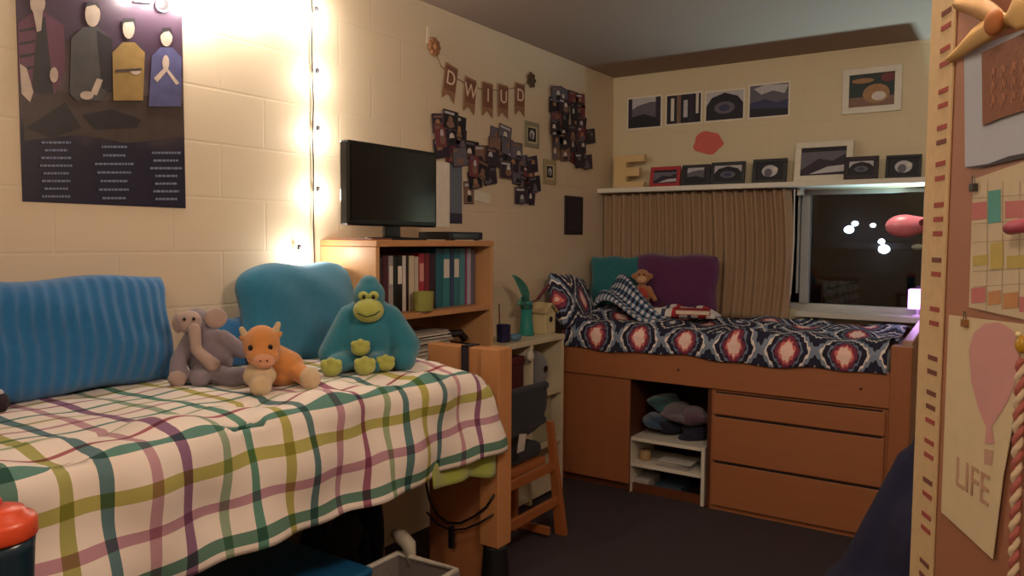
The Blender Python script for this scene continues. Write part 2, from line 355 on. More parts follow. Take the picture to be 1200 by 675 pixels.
ca = [(514, 145), (525, 141), (537, 150), (513, 159), (527, 160), (539, 165), (515, 174), (528, 178), (537, 184)]
cb = [(581, 160), (590, 157), (578, 171), (592, 172), (602, 177), (574, 184), (586, 187), (598, 190), (610, 192), (622, 193), (590, 199), (604, 204), (617, 206), (625, 216), (611, 217), (608, 229), (621, 228), (552, 176), (563, 181), (552, 195), (564, 199), (572, 206), (556, 211), (549, 226)]
cc = [(650+dx*10+random.uniform(-2, 2), 112+dy*13+dx*2.2+random.uniform(-2, 2)) for dy in range(6) for dx in range(4)]+[(676, 188), (686, 190), (690, 160)]
collage(ca, 'small dark snapshot in the round cluster just above the television corner', 'snapshots above the television')
collage(cb, 'small dark snapshot in the sprawling middle cluster on the left wall', 'snapshots in the middle cluster')
collage(cc, 'small dark snapshot in the tall collage nearest the room corner', 'snapshots in the tall collage')
u, v, w_, h_ = LW.rect(555, 225, 574, 237)
tag(MB().box(-w_/2, w_/2, -.001, 0, -h_/2, h_/2).build('note_card', plain('e4dcca', .6), None, loc=LW.w(u, .004, v), rot=(0, .12, PI/2)), 'small white note card stuck under the middle photo cluster', 'card')
# banner with letters
bn = thing('letter_banner', 'brown burlap pennant banner with pale letters strung high on the left wall', 'banner', LW.w(0, .004, 0), PI/2)
cord = [LW.uv(*p) for p in [(507, 56), (516, 78), (534, 92), (550, 101), (566, 105), (584, 106), (602, 103), (614, 99), (621, 93)]]
MB().tube([(a, -.003, b_) for a, b_ in cord], .002, 5).build('cord', plain('8a6a4c', .8), bn)
M_bur = plain('a5785c', .9, .25, 120, .4); M_bur2 = plain('8a5c46', .9, .25, 120, .4)
for i, (px, py, ch, ww) in enumerate([(526, 92, 'D', 17), (549, 107, 'W', 19), (570, 112, 'I', 17), (588, 114, 'U', 17), (608, 112, 'D', 18)]):
    u, v = LW.uv(px, py); s = .105 if i == 0 else .1; hh = .17
    pe = MB().prism([(-s/2, hh/2), (-s/2, -hh/2-.02), (0, -hh/2+.02), (s/2, -hh/2-.02), (s/2, hh/2)], -.002, 0).build('pennant', M_bur, bn)
    pe.location = (u, -.004-.0015*(i % 2), v-.015); pe.rotation_euler = (0, .18 if i == 0 else (.1 if i == 1 else 0), 0)
    MB().box(-s/2+.006, s/2-.006, -.0032, -.002, -hh/2+.035, hh/2-.012).build('pennant_patch', M_bur2, pe)
    text('letter', ch, .105, plain('ecd2b8', .7), pe, (0, -.0045, .012))
for px, py, c, n in [(507, 55, 'b07a54', 9), (621, 94, '5c4630', 7)]:
    u, v = LW.uv(px, py); mb = MB()
    for k in range(n):
        a = 2*PI*k/n; mb.ell((.026*math.cos(a), -.008, .026*math.sin(a)), (.024, .008, .016), (0, -a, 0), 10, 6)
    mb.ell((0, -.016, 0), (.018, .01, .018), (0, 0, 0), 12, 8); ro = mb.build('rosette', plain(c, .9, .3, 60), bn, smooth=True); ro.location = (u, 0, v)
u, v = LW.uv(499, 43); mb = MB().prism([(-.012, -.04), (.014, -.03), (.006, .05), (-.004, .05)], -.002, 0); q = mb.build('ribbon_end', plain('f2e2c4', .7), bn); q.location = (u, -.004, v)
# band poster
u, v, w_, _ = LW.rect(26, 230, 217, 242); v0 = LW.uv(120, 240)[1]; hP = .86
ps = thing('band_poster', 'dark poster of four standing people above columns of pale small print', 'poster', LW.w(u, .001, v0+hP/2), PI/2)
t = NT('poster_ink'); co = t.coord(); sp = t.n('ShaderNodeSeparateXYZ'); t.l(co, sp.inputs[0])
g = t.math('ADD', t.math('MULTIPLY', sp.outputs[2], 1.16), t.math('ADD', t.math('MULTIPLY', t.noise(co, 9, 4), .25), .38))
t.base(t.ramp(g, [(0, '1c1930'), (.22, '1d1a2e'), (.36, '4a3f42'), (.48, '574a4a'), (.6, '3d2c3c'), (.8, '4a3548'), (1, '5a4458')])); t.rough(.35)
MB().box(-w_/2, w_/2, -.002, 0, -hP/2, hP/2).build('poster_sheet', t.m, ps)
def pp_(px, py):                                # photo pixel -> normalised poster coordinate
    a, b_ = LW.uv(px, py); return ((a-u)/w_+.5, (b_-v0)/hP)
PM = [plain(c, .4, .25, 25) for c in ['c9b5a4', '4d4a4a', 'a0824a', '5b5a86', '6a3a52', '2a2328', '8fa0b4', '4a3c36', 'b7b0b8']]
items = []
def pg(mi, pts): items.append((mi, [pp_(*p) for p in pts]))
def pe_(mi, cx, cy, rx, ry): pg(mi, [(cx+rx*math.cos(a), cy+ry*math.sin(a)) for a in [2*PI*i/14 for i in range(14)]])
pg(7, [(26, 120), (60, 105), (120, 118), (160, 110), (214, 122), (215, 160), (150, 168), (90, 158), (28, 165)])
pg(5, [(95, 135), (130, 128), (165, 140), (160, 150), (110, 152)]); pg(5, [(30, 150), (75, 120), (95, 150), (60, 162)])
pg(4, [(21, 95), (20, 28), (38, 14), (52, 14), (74, 30), (76, 80), (64, 110), (30, 112)]); pg(5, [(44, 20), (52, 20), (62, 110), (36, 110)])
for yy in (35, 50, 65, 80): pg(5, [(22, yy), (40, yy-3), (40, yy), (22, yy+3)])
pe_(0, 43, 4, 9, 14); pg(0, [(22, 75), (30, 80), (38, 108), (34, 120), (24, 110)]); pe_(0, 62, 88, 5, 9); pg(0, [(37, 12), (49, 12), (47, 36), (42, 38)])
pg(1, [(80, 110), (82, 45), (96, 32), (112, 32), (128, 44), (128, 100), (118, 118), (88, 118)]); pg(5, [(112, 36), (130, 46), (130, 108), (118, 104)])
pe_(0, 107, 17, 9, 15); pg(5, [(97, 10), (102, 2), (113, 3), (118, 14), (110, 6), (101, 8)]); pg(0, [(104, 110), (112, 92), (119, 94), (112, 112)]); pe_(0, 100, 112, 8, 5)
pg(2, [(131, 118), (130, 62), (142, 50), (156, 50), (168, 62), (166, 118)]); pe_(0, 149, 34, 7, 12); pg(5, [(140, 32), (142, 22), (156, 22), (158, 34), (154, 26), (144, 27)]); pe_(0, 157, 84, 6, 4)
pg(7, [(133, 82), (164, 80), (164, 83), (133, 85)])
pg(3, [(172, 125), (176, 66), (186, 56), (200, 56), (211, 68), (210, 125)]); pe_(0, 193, 44, 7, 11); pg(5, [(186, 42), (188, 33), (198, 33), (201, 44), (196, 37), (190, 38)]); pg(0, [(178, 92), (192, 78), (208, 98), (204, 100), (193, 84), (182, 97)]); pe_(0, 192, 74, 4, 9)
pe_(6, 189, 6, 9, 9); pe_(5, 189, 6, 7, 7); pe_(6, 187, 5, 3, 4); pg(6, [(155, 0), (178, 2), (178, 5), (155, 3)])
mb = MB(); art(mb, items, w_, hP, -.0025); mb.build('poster_people', PM, ps)
mb = MB(); items = []
for cx, ys, ww in [(64, range(166, 236, 9), 20), (132, range(171, 236, 10), 20), (193, range(178, 240, 9), 18)]:
    for k, yy in enumerate(ys):
        x = cx-ww+random.uniform(0, 8)
        if ww > 20 or k == 2: x -= 4
        e = 2*cx-x
        while x < e:
            l_ = random.uniform(2, 5); pg(6, [(x, yy), (min(x+l_, e), yy), (min(x+l_, e), yy+2.6), (x, yy+2.6)]); x += l_+.9
art(mb, [(0, p) for _, p in items], w_, hP, -.0026)
for i in range(len(mb.v)): mb.v[i] = (mb.v[i][0], -.0085, mb.v[i][2])
mb.build('poster_print', plain('77809c', .5), ps)
# ------------------------------------------------------------------ shelf above the window and what stands on it
M_shelf = plain('dcd6c8', .4, .04, 10)
SZ = 1.872
ws = thing('wall_shelf', 'long white shelf running above the curtain and window', 'shelf', (0, YB, 0))
MB().box(-2.55, -.40, -.235, -.001, SZ-.032, SZ).build('shelf_board', M_shelf, ws, bevel=.003)
for x in (-2.3, -1.2, -.47):
    MB().prism([(0, 0), (0, 0.0)], 0, 0) if False else MB().box(x-.01, x+.01, -.1, -.001, SZ-.075, SZ-.032).build('bracket', M_shelf, ws)
yS = .10
def stand(label, px, kind, col, bw=.13, mat=None, dx=0):
    u, v, w_, h_ = BW.rect(*px, yS)
    r = frame('picture_frame', label, px, kind, col, bw, mat, BW, yS, .016, -.16, 'frames standing on the wall shelf')
    r.location = (u, YB-yS-dx, SZ+.004); return r
stand('red framed photo on the shelf beside the wooden letter', (762, 193, 797, 217), 5, 'b03038', .18)
stand('black framed photo of a white slope, just right of the red frame', (799, 191, 832, 216), 0, '26222a', .14)
stand('dark framed wide photo third from left on the shelf', (833, 188, 873, 215), 2, '2a2a2c', .15)
stand('dark framed photo of pale figures standing left of the big white frame', (882, 185, 922, 214), 6, '2a2c2c', .15)
stand('largest frame on the shelf, white with a dark landscape', (931, 163, 999, 211), 5, 'e4dccb', .15)
stand('dark wooden frame just right of the big white frame', (991, 181, 1031, 208), 2, '2c1f28', .2, dx=.045)
stand('black and white figure photo in a dark frame, rightmost on the shelf', (1038, 179, 1080, 207), 6, '22242a', .12)
u, v, w_, h_ = BW.rect(722, 178, 757, 217, .1)
o = MB().prism([(0, 0), (w_, 0), (w_, h_*.2), (w_*.42, h_*.2), (w_*.42, h_*.36), (w_*.85, h_*.36), (w_*.85, h_*.62), (w_*.42, h_*.62), (w_*.42, h_*.78), (w_, h_*.78), (w_, h_), (0, h_)], -.05, 0).build('wooden_letter', wood('d8b884', .9, 'Z'), None, bevel=.003)
o.location = (u-w_/2, YB-.09, SZ+.001); tag(o, 'cream wooden block letter E at the left end of the wall shelf', 'letter')
# curtain
def pleat(xx, z):
    k = (z-1.0)/.86
    return .022*math.sin(xx*2*PI/.066+1.1*math.sin(xx*9))*(.55+.45*k)+.010*math.sin(xx*2*PI/.19+z*2.2)*(1-.4*k)
cu = thing('curtain', 'tan pleated curtain drawn over the left part of the window', 'curtain', (0, 5.0, 0))
mb = MB()
mb.grid(lambda a, b_: (-2.535+a*(1.29+.03*math.sin(b_*3)), pleat(-2.535+a*1.29, 1.0+.83*(1-b_)), 1.835-b_*(.835)), 420, 24)
mb.build('curtain_cloth', plain('a58a6e', .9, .08, 200, .2, 500), cu, smooth=True, solid=.004)
MB().box(-2.54, -1.2, -.012, .012, 1.836, 1.8395).build('curtain_track', plain('5a4a3c', .6), cu)
# wand
tag(MB().tube([(-1.215, 4.985, 1.83), (-1.21, 4.985, 1.5), (-1.222, 4.985, 1.17)], .0045, 8).build('curtain_wand', plain('c9c6be', .3), None), 'thin pale draw wand hanging at the right edge of the curtain', 'wand')
# ------------------------------------------------------------------ cloth and pillow helpers
def ikat(name):
    t = NT(name); tc = t.n('ShaderNodeTexCoord'); sp = t.n('ShaderNodeSeparateXYZ'); t.l(tc.outputs['UV'], sp.inputs[0])
    u, v = sp.outputs[0], sp.outputs[1]
    jag = t.math('MULTIPLY', t.math('PINGPONG', t.math('ADD', u, 5.0), .012), 1.3)
    v2 = t.math('ADD', v, jag)
    cu_ = t.math('COSINE', t.math('MULTIPLY', u, 2*PI/.28)); cv = t.math('COSINE', t.math('MULTIPLY', v2, 2*PI/.36))
    f = t.math('ADD', t.math('MULTIPLY', cu_, .13), t.math('MULTIPLY', cv, .12))
    du = t.math('MULTIPLY', t.math('PINGPONG', t.math('ADD', u, 5.6), .14), -.27/.14); dv = t.math('MULTIPLY', t.math('PINGPONG', t.math('ADD', v2, 7.2), .18), -.23/.18)
    f = t.math('ADD', t.math('ADD', f, .75), t.math('ADD', du, dv))
    nz = t.math('MULTIPLY', t.math('SUBTRACT', t.noise(tc.outputs['UV'], 60, 2), .5), .05); f = t.math('ADD', f, nz)
    c = t.ramp(f, [(0, 'e0d6cf'), (.05, '44506c'), (.13, '1d1d36'), (.22, 'ddd3cc'), (.27, '1e2038'), (.36, '1a1b34'), (.44, '7d8ba0'), (.52, 'e6dcd4'), (.565, '1a1a32'), (.68, '6f7d96'), (.73, '1e1a30'), (.76, '7a3048'), (.84, 'd6746e'), (.885, 'f0cfc4')], True)
    t.base(c); t.rough(.85); t.bump(t.noise(tc.outputs['UV'], 900, 2), .15, .002); return t.m
M_ikat = ikat('ikat_cloth')
def pillow(name, w_, h_, th, mat, seed=0, ribs=0, n=30, rnd_=.05):
    rnd = random.Random(seed); ph = [rnd.uniform(0, 6) for _ in range(6)]; mb = MB()
    def sh(sgn):
        def fn(a, b_):
            x, z = a*2-1, b_*2-1
            e = (max(0, 1-abs(x)**3.2)*max(0, 1-abs(z)**3.2))**.42
            wob = .035*math.sin(3*x+ph[0])*math.cos(2.5*z+ph[1])+.02*math.sin(7*x+5*z+ph[2])
            y = sgn*th/2*(e*(1+wob*2))
            if ribs: y += sgn*.0035*math.sin(x*ribs*PI+ .6*math.sin(z*3+ph[4]))*min(1, e*2)+sgn*.0012*math.sin(z*9+x*3+ph[5])*min(1, e*2)
            X = x*w_/2*(1-.03*(1-z*z)*abs(x)**6)*(1-rnd_*z**6); Z = z*h_/2*(1-.03*(1-x*x)*abs(z)**6)*(1-rnd_*x**6)
            return (X+.006*math.sin(z*5+ph[3]), y, Z+.006*math.sin(x*6+ph[2]))
        return fn
    nu = n*3 if ribs else n
    mb.grid(sh(-1), nu, n, uvfn=lambda a, b_: ((a-.5)*w_, (b_-.5)*h_)); mb.grid(lambda a, b_: sh(1)(1-a, b_), nu, n, uvfn=lambda a, b_: ((.5-a)*w_, (b_-.5)*h_))
    o = mb.build(name, mat, None, smooth=True); return o
def put(o, loc, rot, label, cat, group=None): o.location = loc; o.rotation_euler = rot; return tag(o, label, cat, group)
# ------------------------------------------------------------------ far bed (patterned)
M_oak = wood('a86c46', .8, 'X'); M_oakz = wood('a26642', .8, 'Z'); M_oaky = wood('a86c46', .8, 'Y'); M_gap = plain('1c0f0c', .8)
B2 = thing('captains_bed', 'orange wooden bed with drawers and cubbies under the window', 'bed', (0, 4.14, 0))
MB().box(-2.40, -.525, 0, .03, .685, .862).build('side_rail', M_oak, B2, bevel=.004)
MB().box(-2.44, -2.385, -.005, .98, 0, .90).build('headboard', M_oakz, B2, bevel=.006)
MB().prism([(0, 0), (.98, 0), (.98, 1.06), (.9, 1.08), (.08, 1.02), (0, .985)], -.05, 0).build('footboard', M_oakz, B2, bevel=.006, loc=(-.5, 0, 0), rot=(0, 0, PI/2)).location = (-.49, 0, 0)
MB().box(-.53, -.435, -.012, .06, 0, 1.0).build('post', M_oakz, B2, bevel=.006)
MB().box(-2.385, -1.925, .012, .03, .05, .68).build('door_panel', M_oakz, B2, bevel=.003)
MB().box(-2.385, -.53, .05, .07, .0, .05).build('plinth', wood('6a3a22', .8, 'X'), B2)
MB().box(-1.94, -1.92, .02, .9, .0, .68).box(-1.45, -1.428, .02, .9, 0, .68).box(-1.92, -1.45, .88, .9, 0, .68).box(-2.385, -.53, .04, .95, .686, .70).build('carcass', wood('5a3220', .8, 'X'), B2)
MB().box(-1.428, -.53, .02, .04, .0, .68).build('drawer_surround', M_oak, B2)
for z0, z1 in ((.545, .665), (.285, .532), (.03, .272)):
    d = MB().box(-1.415, -.545, -.0, .02, z0, z1).build('drawer', M_oak, B2, bevel=.004)
    MB().box(-1.40, -.56, .0005, .012, z1-.001, z1+.006).build('finger_groove', M_gap, d)
MB().box(-2.38, -.54, .93, .97, .86, 1.0).box(-1.70, -1.43, .925, .955, 1.0, 1.11).build('back_rail', M_oak, B2, bevel=.004)
for x in (-1.62, -.66): MB().lathe([(.008, 0), (.008, .003)], seg=12).build('screw_cap', plain('5a2c1a', .4), B2, loc=(x, 0, .77), rot=(PI/2, 0, 0))
mt = tag(MB().box(-2.37, -.55, 4.18, 5.05, .705, .955).build('mattress', plain('c8c4c0', .9), None, bevel=.04), 'mattress of the far bed under the patterned comforter', 'mattress')
def comf2(a, b_):
    x = -2.375+a*1.83; s = b_*1.03            # s: 0 at the window side
    L = .90
    if s < L-.05: y, z = 5.06-s, 1.0
    elif s < L+.03: q = (s-L+.05)/.08*PI/2; y, z = 5.06-L+.05-.05*math.sin(q), .95+.05*math.cos(q)
    else: y, z = 5.06-L, .95-(s-L-.03)
    n = .012*math.sin(x*9+s*7)+.01*math.sin(x*17-s*11+1)+.007*math.sin(s*23+x*5)
    if s < L: z += n+.012*max(0, math.sin(x*20))*0
    else: y -= .008+abs(n)*1.1+(s-L)*.06; z += .014*math.sin(x*7.1+.6)*(s-L)/.2+.006*math.sin(x*19)
    if x < -2.1 and s < L: z += .05*((-2.1-x)/.27)
    if y > 4.75: z += .0
    if s > L-.02 and y > 4.128: y = min(y, 4.128) if s > L+.03 else y
    return (x, y, z)
tag(MB().grid(comf2, 240, 110, uvfn=lambda a, b_: (a*1.83+.045, (b_*1.03-.955))).build('patterned_comforter', M_ikat, None, smooth=True, solid=.006), 'navy, white and coral ikat comforter spread over the far bed', 'comforter')
# pillows of the far bed
o = pillow('bed_pillow', .50, .36, .16, M_ikat, 3); put(o, (-2.41, 4.31, 1.11), (-.35, .12, PI/2+.1), 'ikat patterned pillow propped at the head of the far bed against the left wall', 'pillow')
o = pillow('throw_pillow', .38, .36, .13, plush('1f7078'), 4); put(o, (-2.33, 4.80, 1.22), (-.16, 0, .3), 'teal pillow behind the gingham blanket at the far bed corner', 'pillow')
c0 = at(797, 333, 1, 4.93)
o = pillow('backrest_pillow', .60, .40, .15, plush('5e2256'), 5); put(o, (c0.x-.01, 4.85, 1.22), (-.14, 0, 0), 'large dark purple pillow leaning against the curtain', 'pillow')
# gingham throw draped over pillow
t = NT('gingham'); tc = t.n('ShaderNodeTexCoord'); sp = t.n('ShaderNodeSeparateXYZ'); t.l(tc.outputs['UV'], sp.inputs[0])
def band(s_): return t.math('GREATER_THAN', t.math('FRACT', t.math('MULTIPLY', s_, 16.0)), .5)
gg = t.math('MULTIPLY', t.math('ADD', band(sp.outputs[0]), band(sp.outputs[1])), .5)
t.base(t.ramp(gg, [(0, 'd9d4d6'), (.4, '55708e'), (.8, '141c38')], True)); t.rough(.9); M_ging = t.m
def throw(a, b_):
    p0, p1, p2, p3 = at(708, 330, 1, 4.60), at(724, 322, 1, 4.56), at(742, 366, 1, 4.44), at(782, 380, 1, 4.36)
    p = p0*(1-a)**3+3*p1*a*(1-a)**2+3*p2*a*a*(1-a)+p3*a**3
    wd = .30*(1-a*.45); d = Vector((.25, .9, .12)).normalized()
    q = p+d*(b_-.35)*wd; q.z += .03*math.sin(b_*9+a*3)*(1-.5*a)-(.14*(1-b_)**2)*(1-a)
    q.y -= .03*math.sin(b_*14)*a*0; q.z = max(q.z, 1.025); return tuple(q)
tag(MB().grid(throw, 40, 30, uvfn=lambda a, b_: (a*.9, b_*.35)).build('gingham_blanket', M_ging, None, smooth=True, solid=.02), 'navy and white gingham blanket heaped beside the toy monkey', 'blanket')
# folded colourful cloth and small items in front of the purple pillow
t = NT('striped_towel'); tc = t.n('ShaderNodeTexCoord'); sp = t.n('ShaderNodeSeparateXYZ'); t.l(tc.outputs['Object'], sp.inputs[0])
t.base(t.ramp(t.math('FRACT', t.math('MULTIPLY', t.math('ADD', sp.outputs[0], 3), 6.0)), [(0, 'd8d2cc'), (.3, '39405e'), (.45, 'd8d2cc'), (.7, 'b03038'), (.9, '8a2430')], True)); t.rough(.9)
mb = MB()
def pile(a, b_):
    x, y = (a-.5)*.42, (b_-.5)*.2; e = (max(0, 1-(2*a-1)**4)*max(0, 1-(2*b_-1)**4))**.5
    return (x, y, .045*e*(1+.35*math.sin(a*15+b_*4)*.6+.2*math.sin(b_*12)))
mb.grid(pile, 40, 24)
tag(mb.build('folded_towel', t.m, None, smooth=True, solid=.01, loc=(-1.78, 4.62, 1.03), rot=(0, 0, .1)), 'rumpled white and navy striped towel in front of the purple pillow', 'towel')
c1 = at(812, 371, 2, 1.06)
bk = thing('paperback_book', 'red covered book lying on the far bed by the striped towel', 'book', (c1.x, c1.y, 1.075), .3)
MB().box(-.1, .1, -.07, .07, .0, .004).box(-.1, .1, -.07, .07, .026, .03).box(-.1, -.096, -.07, .07, 0, .03).build('cover', plain('a82a2c', .5), bk)
MB().box(-.094, .095, -.066, .066, .004, .026).build('pages', plain('ddd2bc', .8), bk)
# toy builder
def blob(name, mat, parent, parts, vox=.006):
    mb = MB()
    for p in parts:
        if p[0] == 'e': mb.ell(p[1], p[2], p[3] if len(p) > 3 else (0, 0, 0))
        else: mb.cap(p[1], p[2], p[3], p[4])
    return mb.build(name, mat, parent, remesh=vox)
M_eye = plain('0c0a0c', .15, 0)
# monkey on far bed
mp = at(752, 362, 1, 4.70)
mk = thing('toy_monkey', 'tan plush monkey with a red middle sitting against the purple pillow', 'plush toy', (mp.x, 4.70, 1.05), .35)
blob('body', plush('b87a4c'), mk, [('e', (0, 0, .09), (.055, .045, .08)), ('e', (0, -.005, .215), (.052, .045, .052)), ('c', (-.045, 0, .14), (-.075, -.03, .05), .018, .016), ('c', (.045, 0, .14), (.085, -.02, .07), .018, .016),
     ('c', (-.03, -.02, .03), (-.06, -.11, .025), .024, .02), ('c', (.03, -.02, .03), (.06, -.11, .025), .024, .02), ('e', (-.055, 0, .22), (.018, .01, .02)), ('e', (.055, 0, .22), (.018, .01, .02))], .005)
MB().ell((0, -.04, .2), (.033, .022, .026)).build('muzzle', plush('d8ac80'), mk, smooth=True)
MB().ell((0, -.022, .1), (.045, .035, .05)).build('shirt', plush('b8402c'), mk, smooth=True)
for s in (-1, 1): MB().ell((s*.016, -.045, .232), (.006, .004, .006)).build('eye', M_eye, mk, smooth=True)
# cubby insert in the bed opening
ins = thing('white_storage_rack', 'white two-tier rack standing inside the opening of the far bed', 'rack', (-1.915, 4.16, 0))
MB().box(0, .43, 0, .35, .315, .335).build('shelf_board', M_shelf, ins, bevel=.002)
MB().box(0, .43, 0, .35, .16, .18).build('shelf_board', M_shelf, ins, bevel=.002)
MB().box(.432, .452, 0, .35, .0, .335).build('side_panel', M_shelf, ins, bevel=.002)
MB().box(-.003, -.001, 0, .35, .0, .335).build('side_panel', M_shelf, ins)
cl_ = [('2b4a6a', -1.82, .47, 'rolled blue shirt at the left in the bed opening'), ('181830', -1.76, .40, 'black folded sweater lowest in the bed opening heap'), ('6a5a66', -1.70, .53, 'grey mauve shirt near the top of the bed opening heap'),
       ('20203a', -1.60, .42, 'dark navy trousers at the right of the bed opening heap'), ('5a3448', -1.57, .52, 'maroon shirt at the right top of the bed opening heap'), ('27585c', -1.80, .58, 'dark teal scarf on top of the bed opening heap')]
for i, (c, x, z, lab) in enumerate(cl_):
    mb = MB(); rr = random.Random(i)
    def fold(sx, sy, sz, k):
        mb.ell((rr.uniform(-.02, .02), rr.uniform(-.02, .02), k), (sx, sy, sz), (rr.uniform(-.2, .2), rr.uniform(-.2, .2), rr.uniform(-.5, .5)), 16, 10)
    for k in range(3): fold(.07+.02*rr.random(), .12, .028, -.02+.022*k)
    tag(mb.build('folded_garment', plush(c), None, remesh=.008, loc=(x, 4.34+.03*(i % 2), z-.06 if i != 1 else .385)), lab, 'clothing', 'clothes stuffed in the bed opening')
for x, z0, w_, h_, c, lab, cat in [(-1.87, .001, .10, .075, 'b8b4b0', 'pale small box on the floor in the lowest bay of the white rack', 'box'), (-1.70, .001, .16, .06, '3a4a5a', 'dark slate shoebox in the lowest bay of the white rack', 'box'),
                               (-1.87, .181, .07, .06, 'b0906a', 'tan jar-like tin on the middle tier of the white rack', 'tin'), (-1.66, .181, .2, .035, '8a8688', 'stack of grey papers on the middle tier of the white rack', 'papers')]:
    q = thing('storage_box' if cat == 'box' else ('storage_tin' if cat == 'tin' else 'paper_stack'), lab, cat, (x, 4.27, z0))
    if cat == 'tin': MB().lathe([(.034, 0), (.036, .004), (.036, .05), (.03, .06)], seg=20).build('tin_body', plain(c, .4), q, smooth=True)
    elif cat == 'papers':
        mb = MB()
        for k in range(6): mb.obox((random.uniform(-.01, .01), 0, .003+k*.0055), (w_, .16, .004), (0, 0, random.uniform(-.1, .1)), k % 2)
        mb.build('paper_sheets', [plain(c, .7), plain('d0ccc4', .7)], q)
    else:
        MB().box(-w_/2, w_/2, -.06, .12, 0, h_*.8).build('box_body', plain(c, .6), q, bevel=.002); MB().box(-w_/2-.003, w_/2+.003, -.063, .123, h_*.8, h_).build('lid', plain(c, .5), q, bevel=.002)
# ------------------------------------------------------------------ white cubby shelf beside the far bed
M_cub = plain('cfc3a6', .5, .06, 12)
cb_ = thing('cubby_shelf', 'low cream open shelf unit between bookcase and far bed', 'shelf unit', (XL+.002, 3.18, 0))
MB().box(0, .275, 0, .80, .915, .945).build('top_board', M_cub, cb_, bevel=.003)
for y_ in (0, .43, .775): MB().box(0, .27, y_, y_+.025, 0, .914).build('upright', M_cub, cb_, bevel=.002)
for z_ in (.6, .3, .03):
    for a_, b_ in ((.026, .429), (.456, .774)): MB().box(0, .27, a_, b_, z_, z_+.02).build('shelf_board', M_cub, cb_)
MB().box(0, .01, .026, .43, .05, .9).box(0, .01, .456, .774, .05, .9).build('back_panel', M_cub, cb_)
q = thing('grey_storage_bag', 'grey rounded fabric bag with a black hole in the upper right cubby bay', 'bag', (-2.40, 3.80, .621))
blob('bag_body', plush('76777c'), q, [('e', (0, 0, .12), (.09, .13, .12)), ('e', (0, 0, .03), (.1, .13, .03))], .008)
MB().lathe([(.018, 0), (.02, .002), (.02, .006)], seg=16).build('grommet', M_black, q, loc=(.088, .02, .13), rot=(0, PI/2, 0))
q = thing('dark_red_box', 'dark red box in the upper left bay of the cream shelf unit', 'box', (-2.40, 3.48, .621))
MB().box(-.1, .1, -.09, .09, 0, .2).build('box_body', plain('4a1820', .5), q, bevel=.004); MB().box(-.103, .103, -.093, .093, .201, .24).build('lid', plain('5c2028', .5), q, bevel=.004)
q = tag(MB().ell((0, 0, 0), (.02, .028, .03)).cap((0, 0, 0), (.005, 0, .05), .008, .008).build('white_pompom', plush('d8d0c0'), None, remesh=.004, loc=(-2.262, 3.575, .86)), 'small white pompom hanging from the cubby edge above the chair', 'ornament')
q = thing('paper_bag', 'pale green-beige paper bag in the middle right bay of the cream shelf unit', 'bag', (-2.40, 3.80, .321))
MB().add([(-.09, -.1, 0), (.09, -.1, 0), (.09, .1, 0), (-.09, .1, 0), (-.08, -.1, .26), (.085, -.09, .25), (.08, .1, .27), (-.08, .09, .25)], [(0, 3, 2, 1), (0, 1, 5, 4), (1, 2, 6, 5), (2, 3, 7, 6), (3, 0, 4, 7)]).build('bag_body', plain('a8a486', .7), q, bevel=.006)
# on the cubby top
TZ = .946
p = at(589, 400, 2, TZ)
pc = thing('pencil_cup', 'dark navy cup with a tall thin stick on the cream shelf unit', 'cup', (-2.36, at(590, 395, 0, -2.36).y, TZ))
MB().lathe([(.0, 0), (.036, 0), (.038, .004), (.04, .095), (.036, .095), (.034, .01), (0, .01)], seg=24).build('cup_body', plain('1c1c46', .3), pc, smooth=False, bevel=.001)
MB().tube([(-.02, -.005, .012), (-.022, -.012, .21)], .0035, 8).build('stick', plain('5a3020', .6), pc)
p = at(617, 390, 0, -2.40)
vz = thing('leaf_vase', 'teal vase holding a drooping green leaf and a dark red sprig', 'vase', (-2.42, at(617, 375, 0, -2.42).y, TZ))
MB().lathe([(0, 0), (.045, 0), (.047, .006), (.04, .05), (.034, .12), (.033, .185), (.039, .2), (.034, .2), (.028, .18), (.03, .05), (0, .02)], seg=28).build('vase_body', plain('2c8a84', .25), vz, smooth=True)
MB().lathe([(.035, .155), (.037, .16), (.037, .175), (.035, .18)], seg=24).build('vase_band', plain('1f5a4a', .5), vz)
def leaf(p0, p1, p2, wd, bend):
    p0, p1, p2 = map(Vector, (p0, p1, p2))
    def fn(a, b_):
        q = p0*(1-a)**2+2*p1*a*(1-a)+p2*a*a; t_ = (p2-p0).normalized(); sdir = t_.cross(Vector((1, 0, 0))).normalized()
        ww = wd*math.sin(PI*(.08+.92*a))**.8; k = b_*2-1; return tuple(q+sdir*k*ww+Vector((1, 0, 0))*bend*(k*k))
    return fn
MB().grid(leaf((0, -.01, .18), (.01, -.04, .26), (.02, -.19, .36), .038, .02), 16, 8).grid(leaf((0, 0, .19), (.02, -.09, .25), (.03, -.15, .19), .032, .02), 16, 8).build('leaf', plain('4c9484', .5, .2, 30), vz, smooth=True, solid=.002)
MB().tube([(0, .01, .19), (.03, .05, .20), (.04, .12, .26), (.04, .17, .28)], .005, 7).build('sprig', plain('5a2430', .6), vz)
mb = MB()
for k in range(7): mb.ell((.04, .07+.018*k, .22+.011*k), (.009, .013, .010))
mb.build('sprig_buds', plain('6a2c3c', .7), vz, smooth=True)
bh = thing('small_birdhouse', 'little cream wooden birdhouse with a dark hole beside the teal vase', 'birdhouse', (-2.40, at(637, 370, 0, -2.40).y, TZ), PI/2)
MB().prism([(-.055, 0), (.055, 0), (.055, .12), (0, .165), (-.055, .12)], -.05, .05).build('house_body', wood('cdbd94', .92, 'Z'), bh, bevel=.002)
mb = MB(); mb.obox((-.033, 0, .152), (.09, .13, .008), (0, -.69, 0)).obox((.033, 0, .152), (.09, .13, .008), (0, .69, 0)); mb.build('roof', plain('b8a67c', .6), bh)
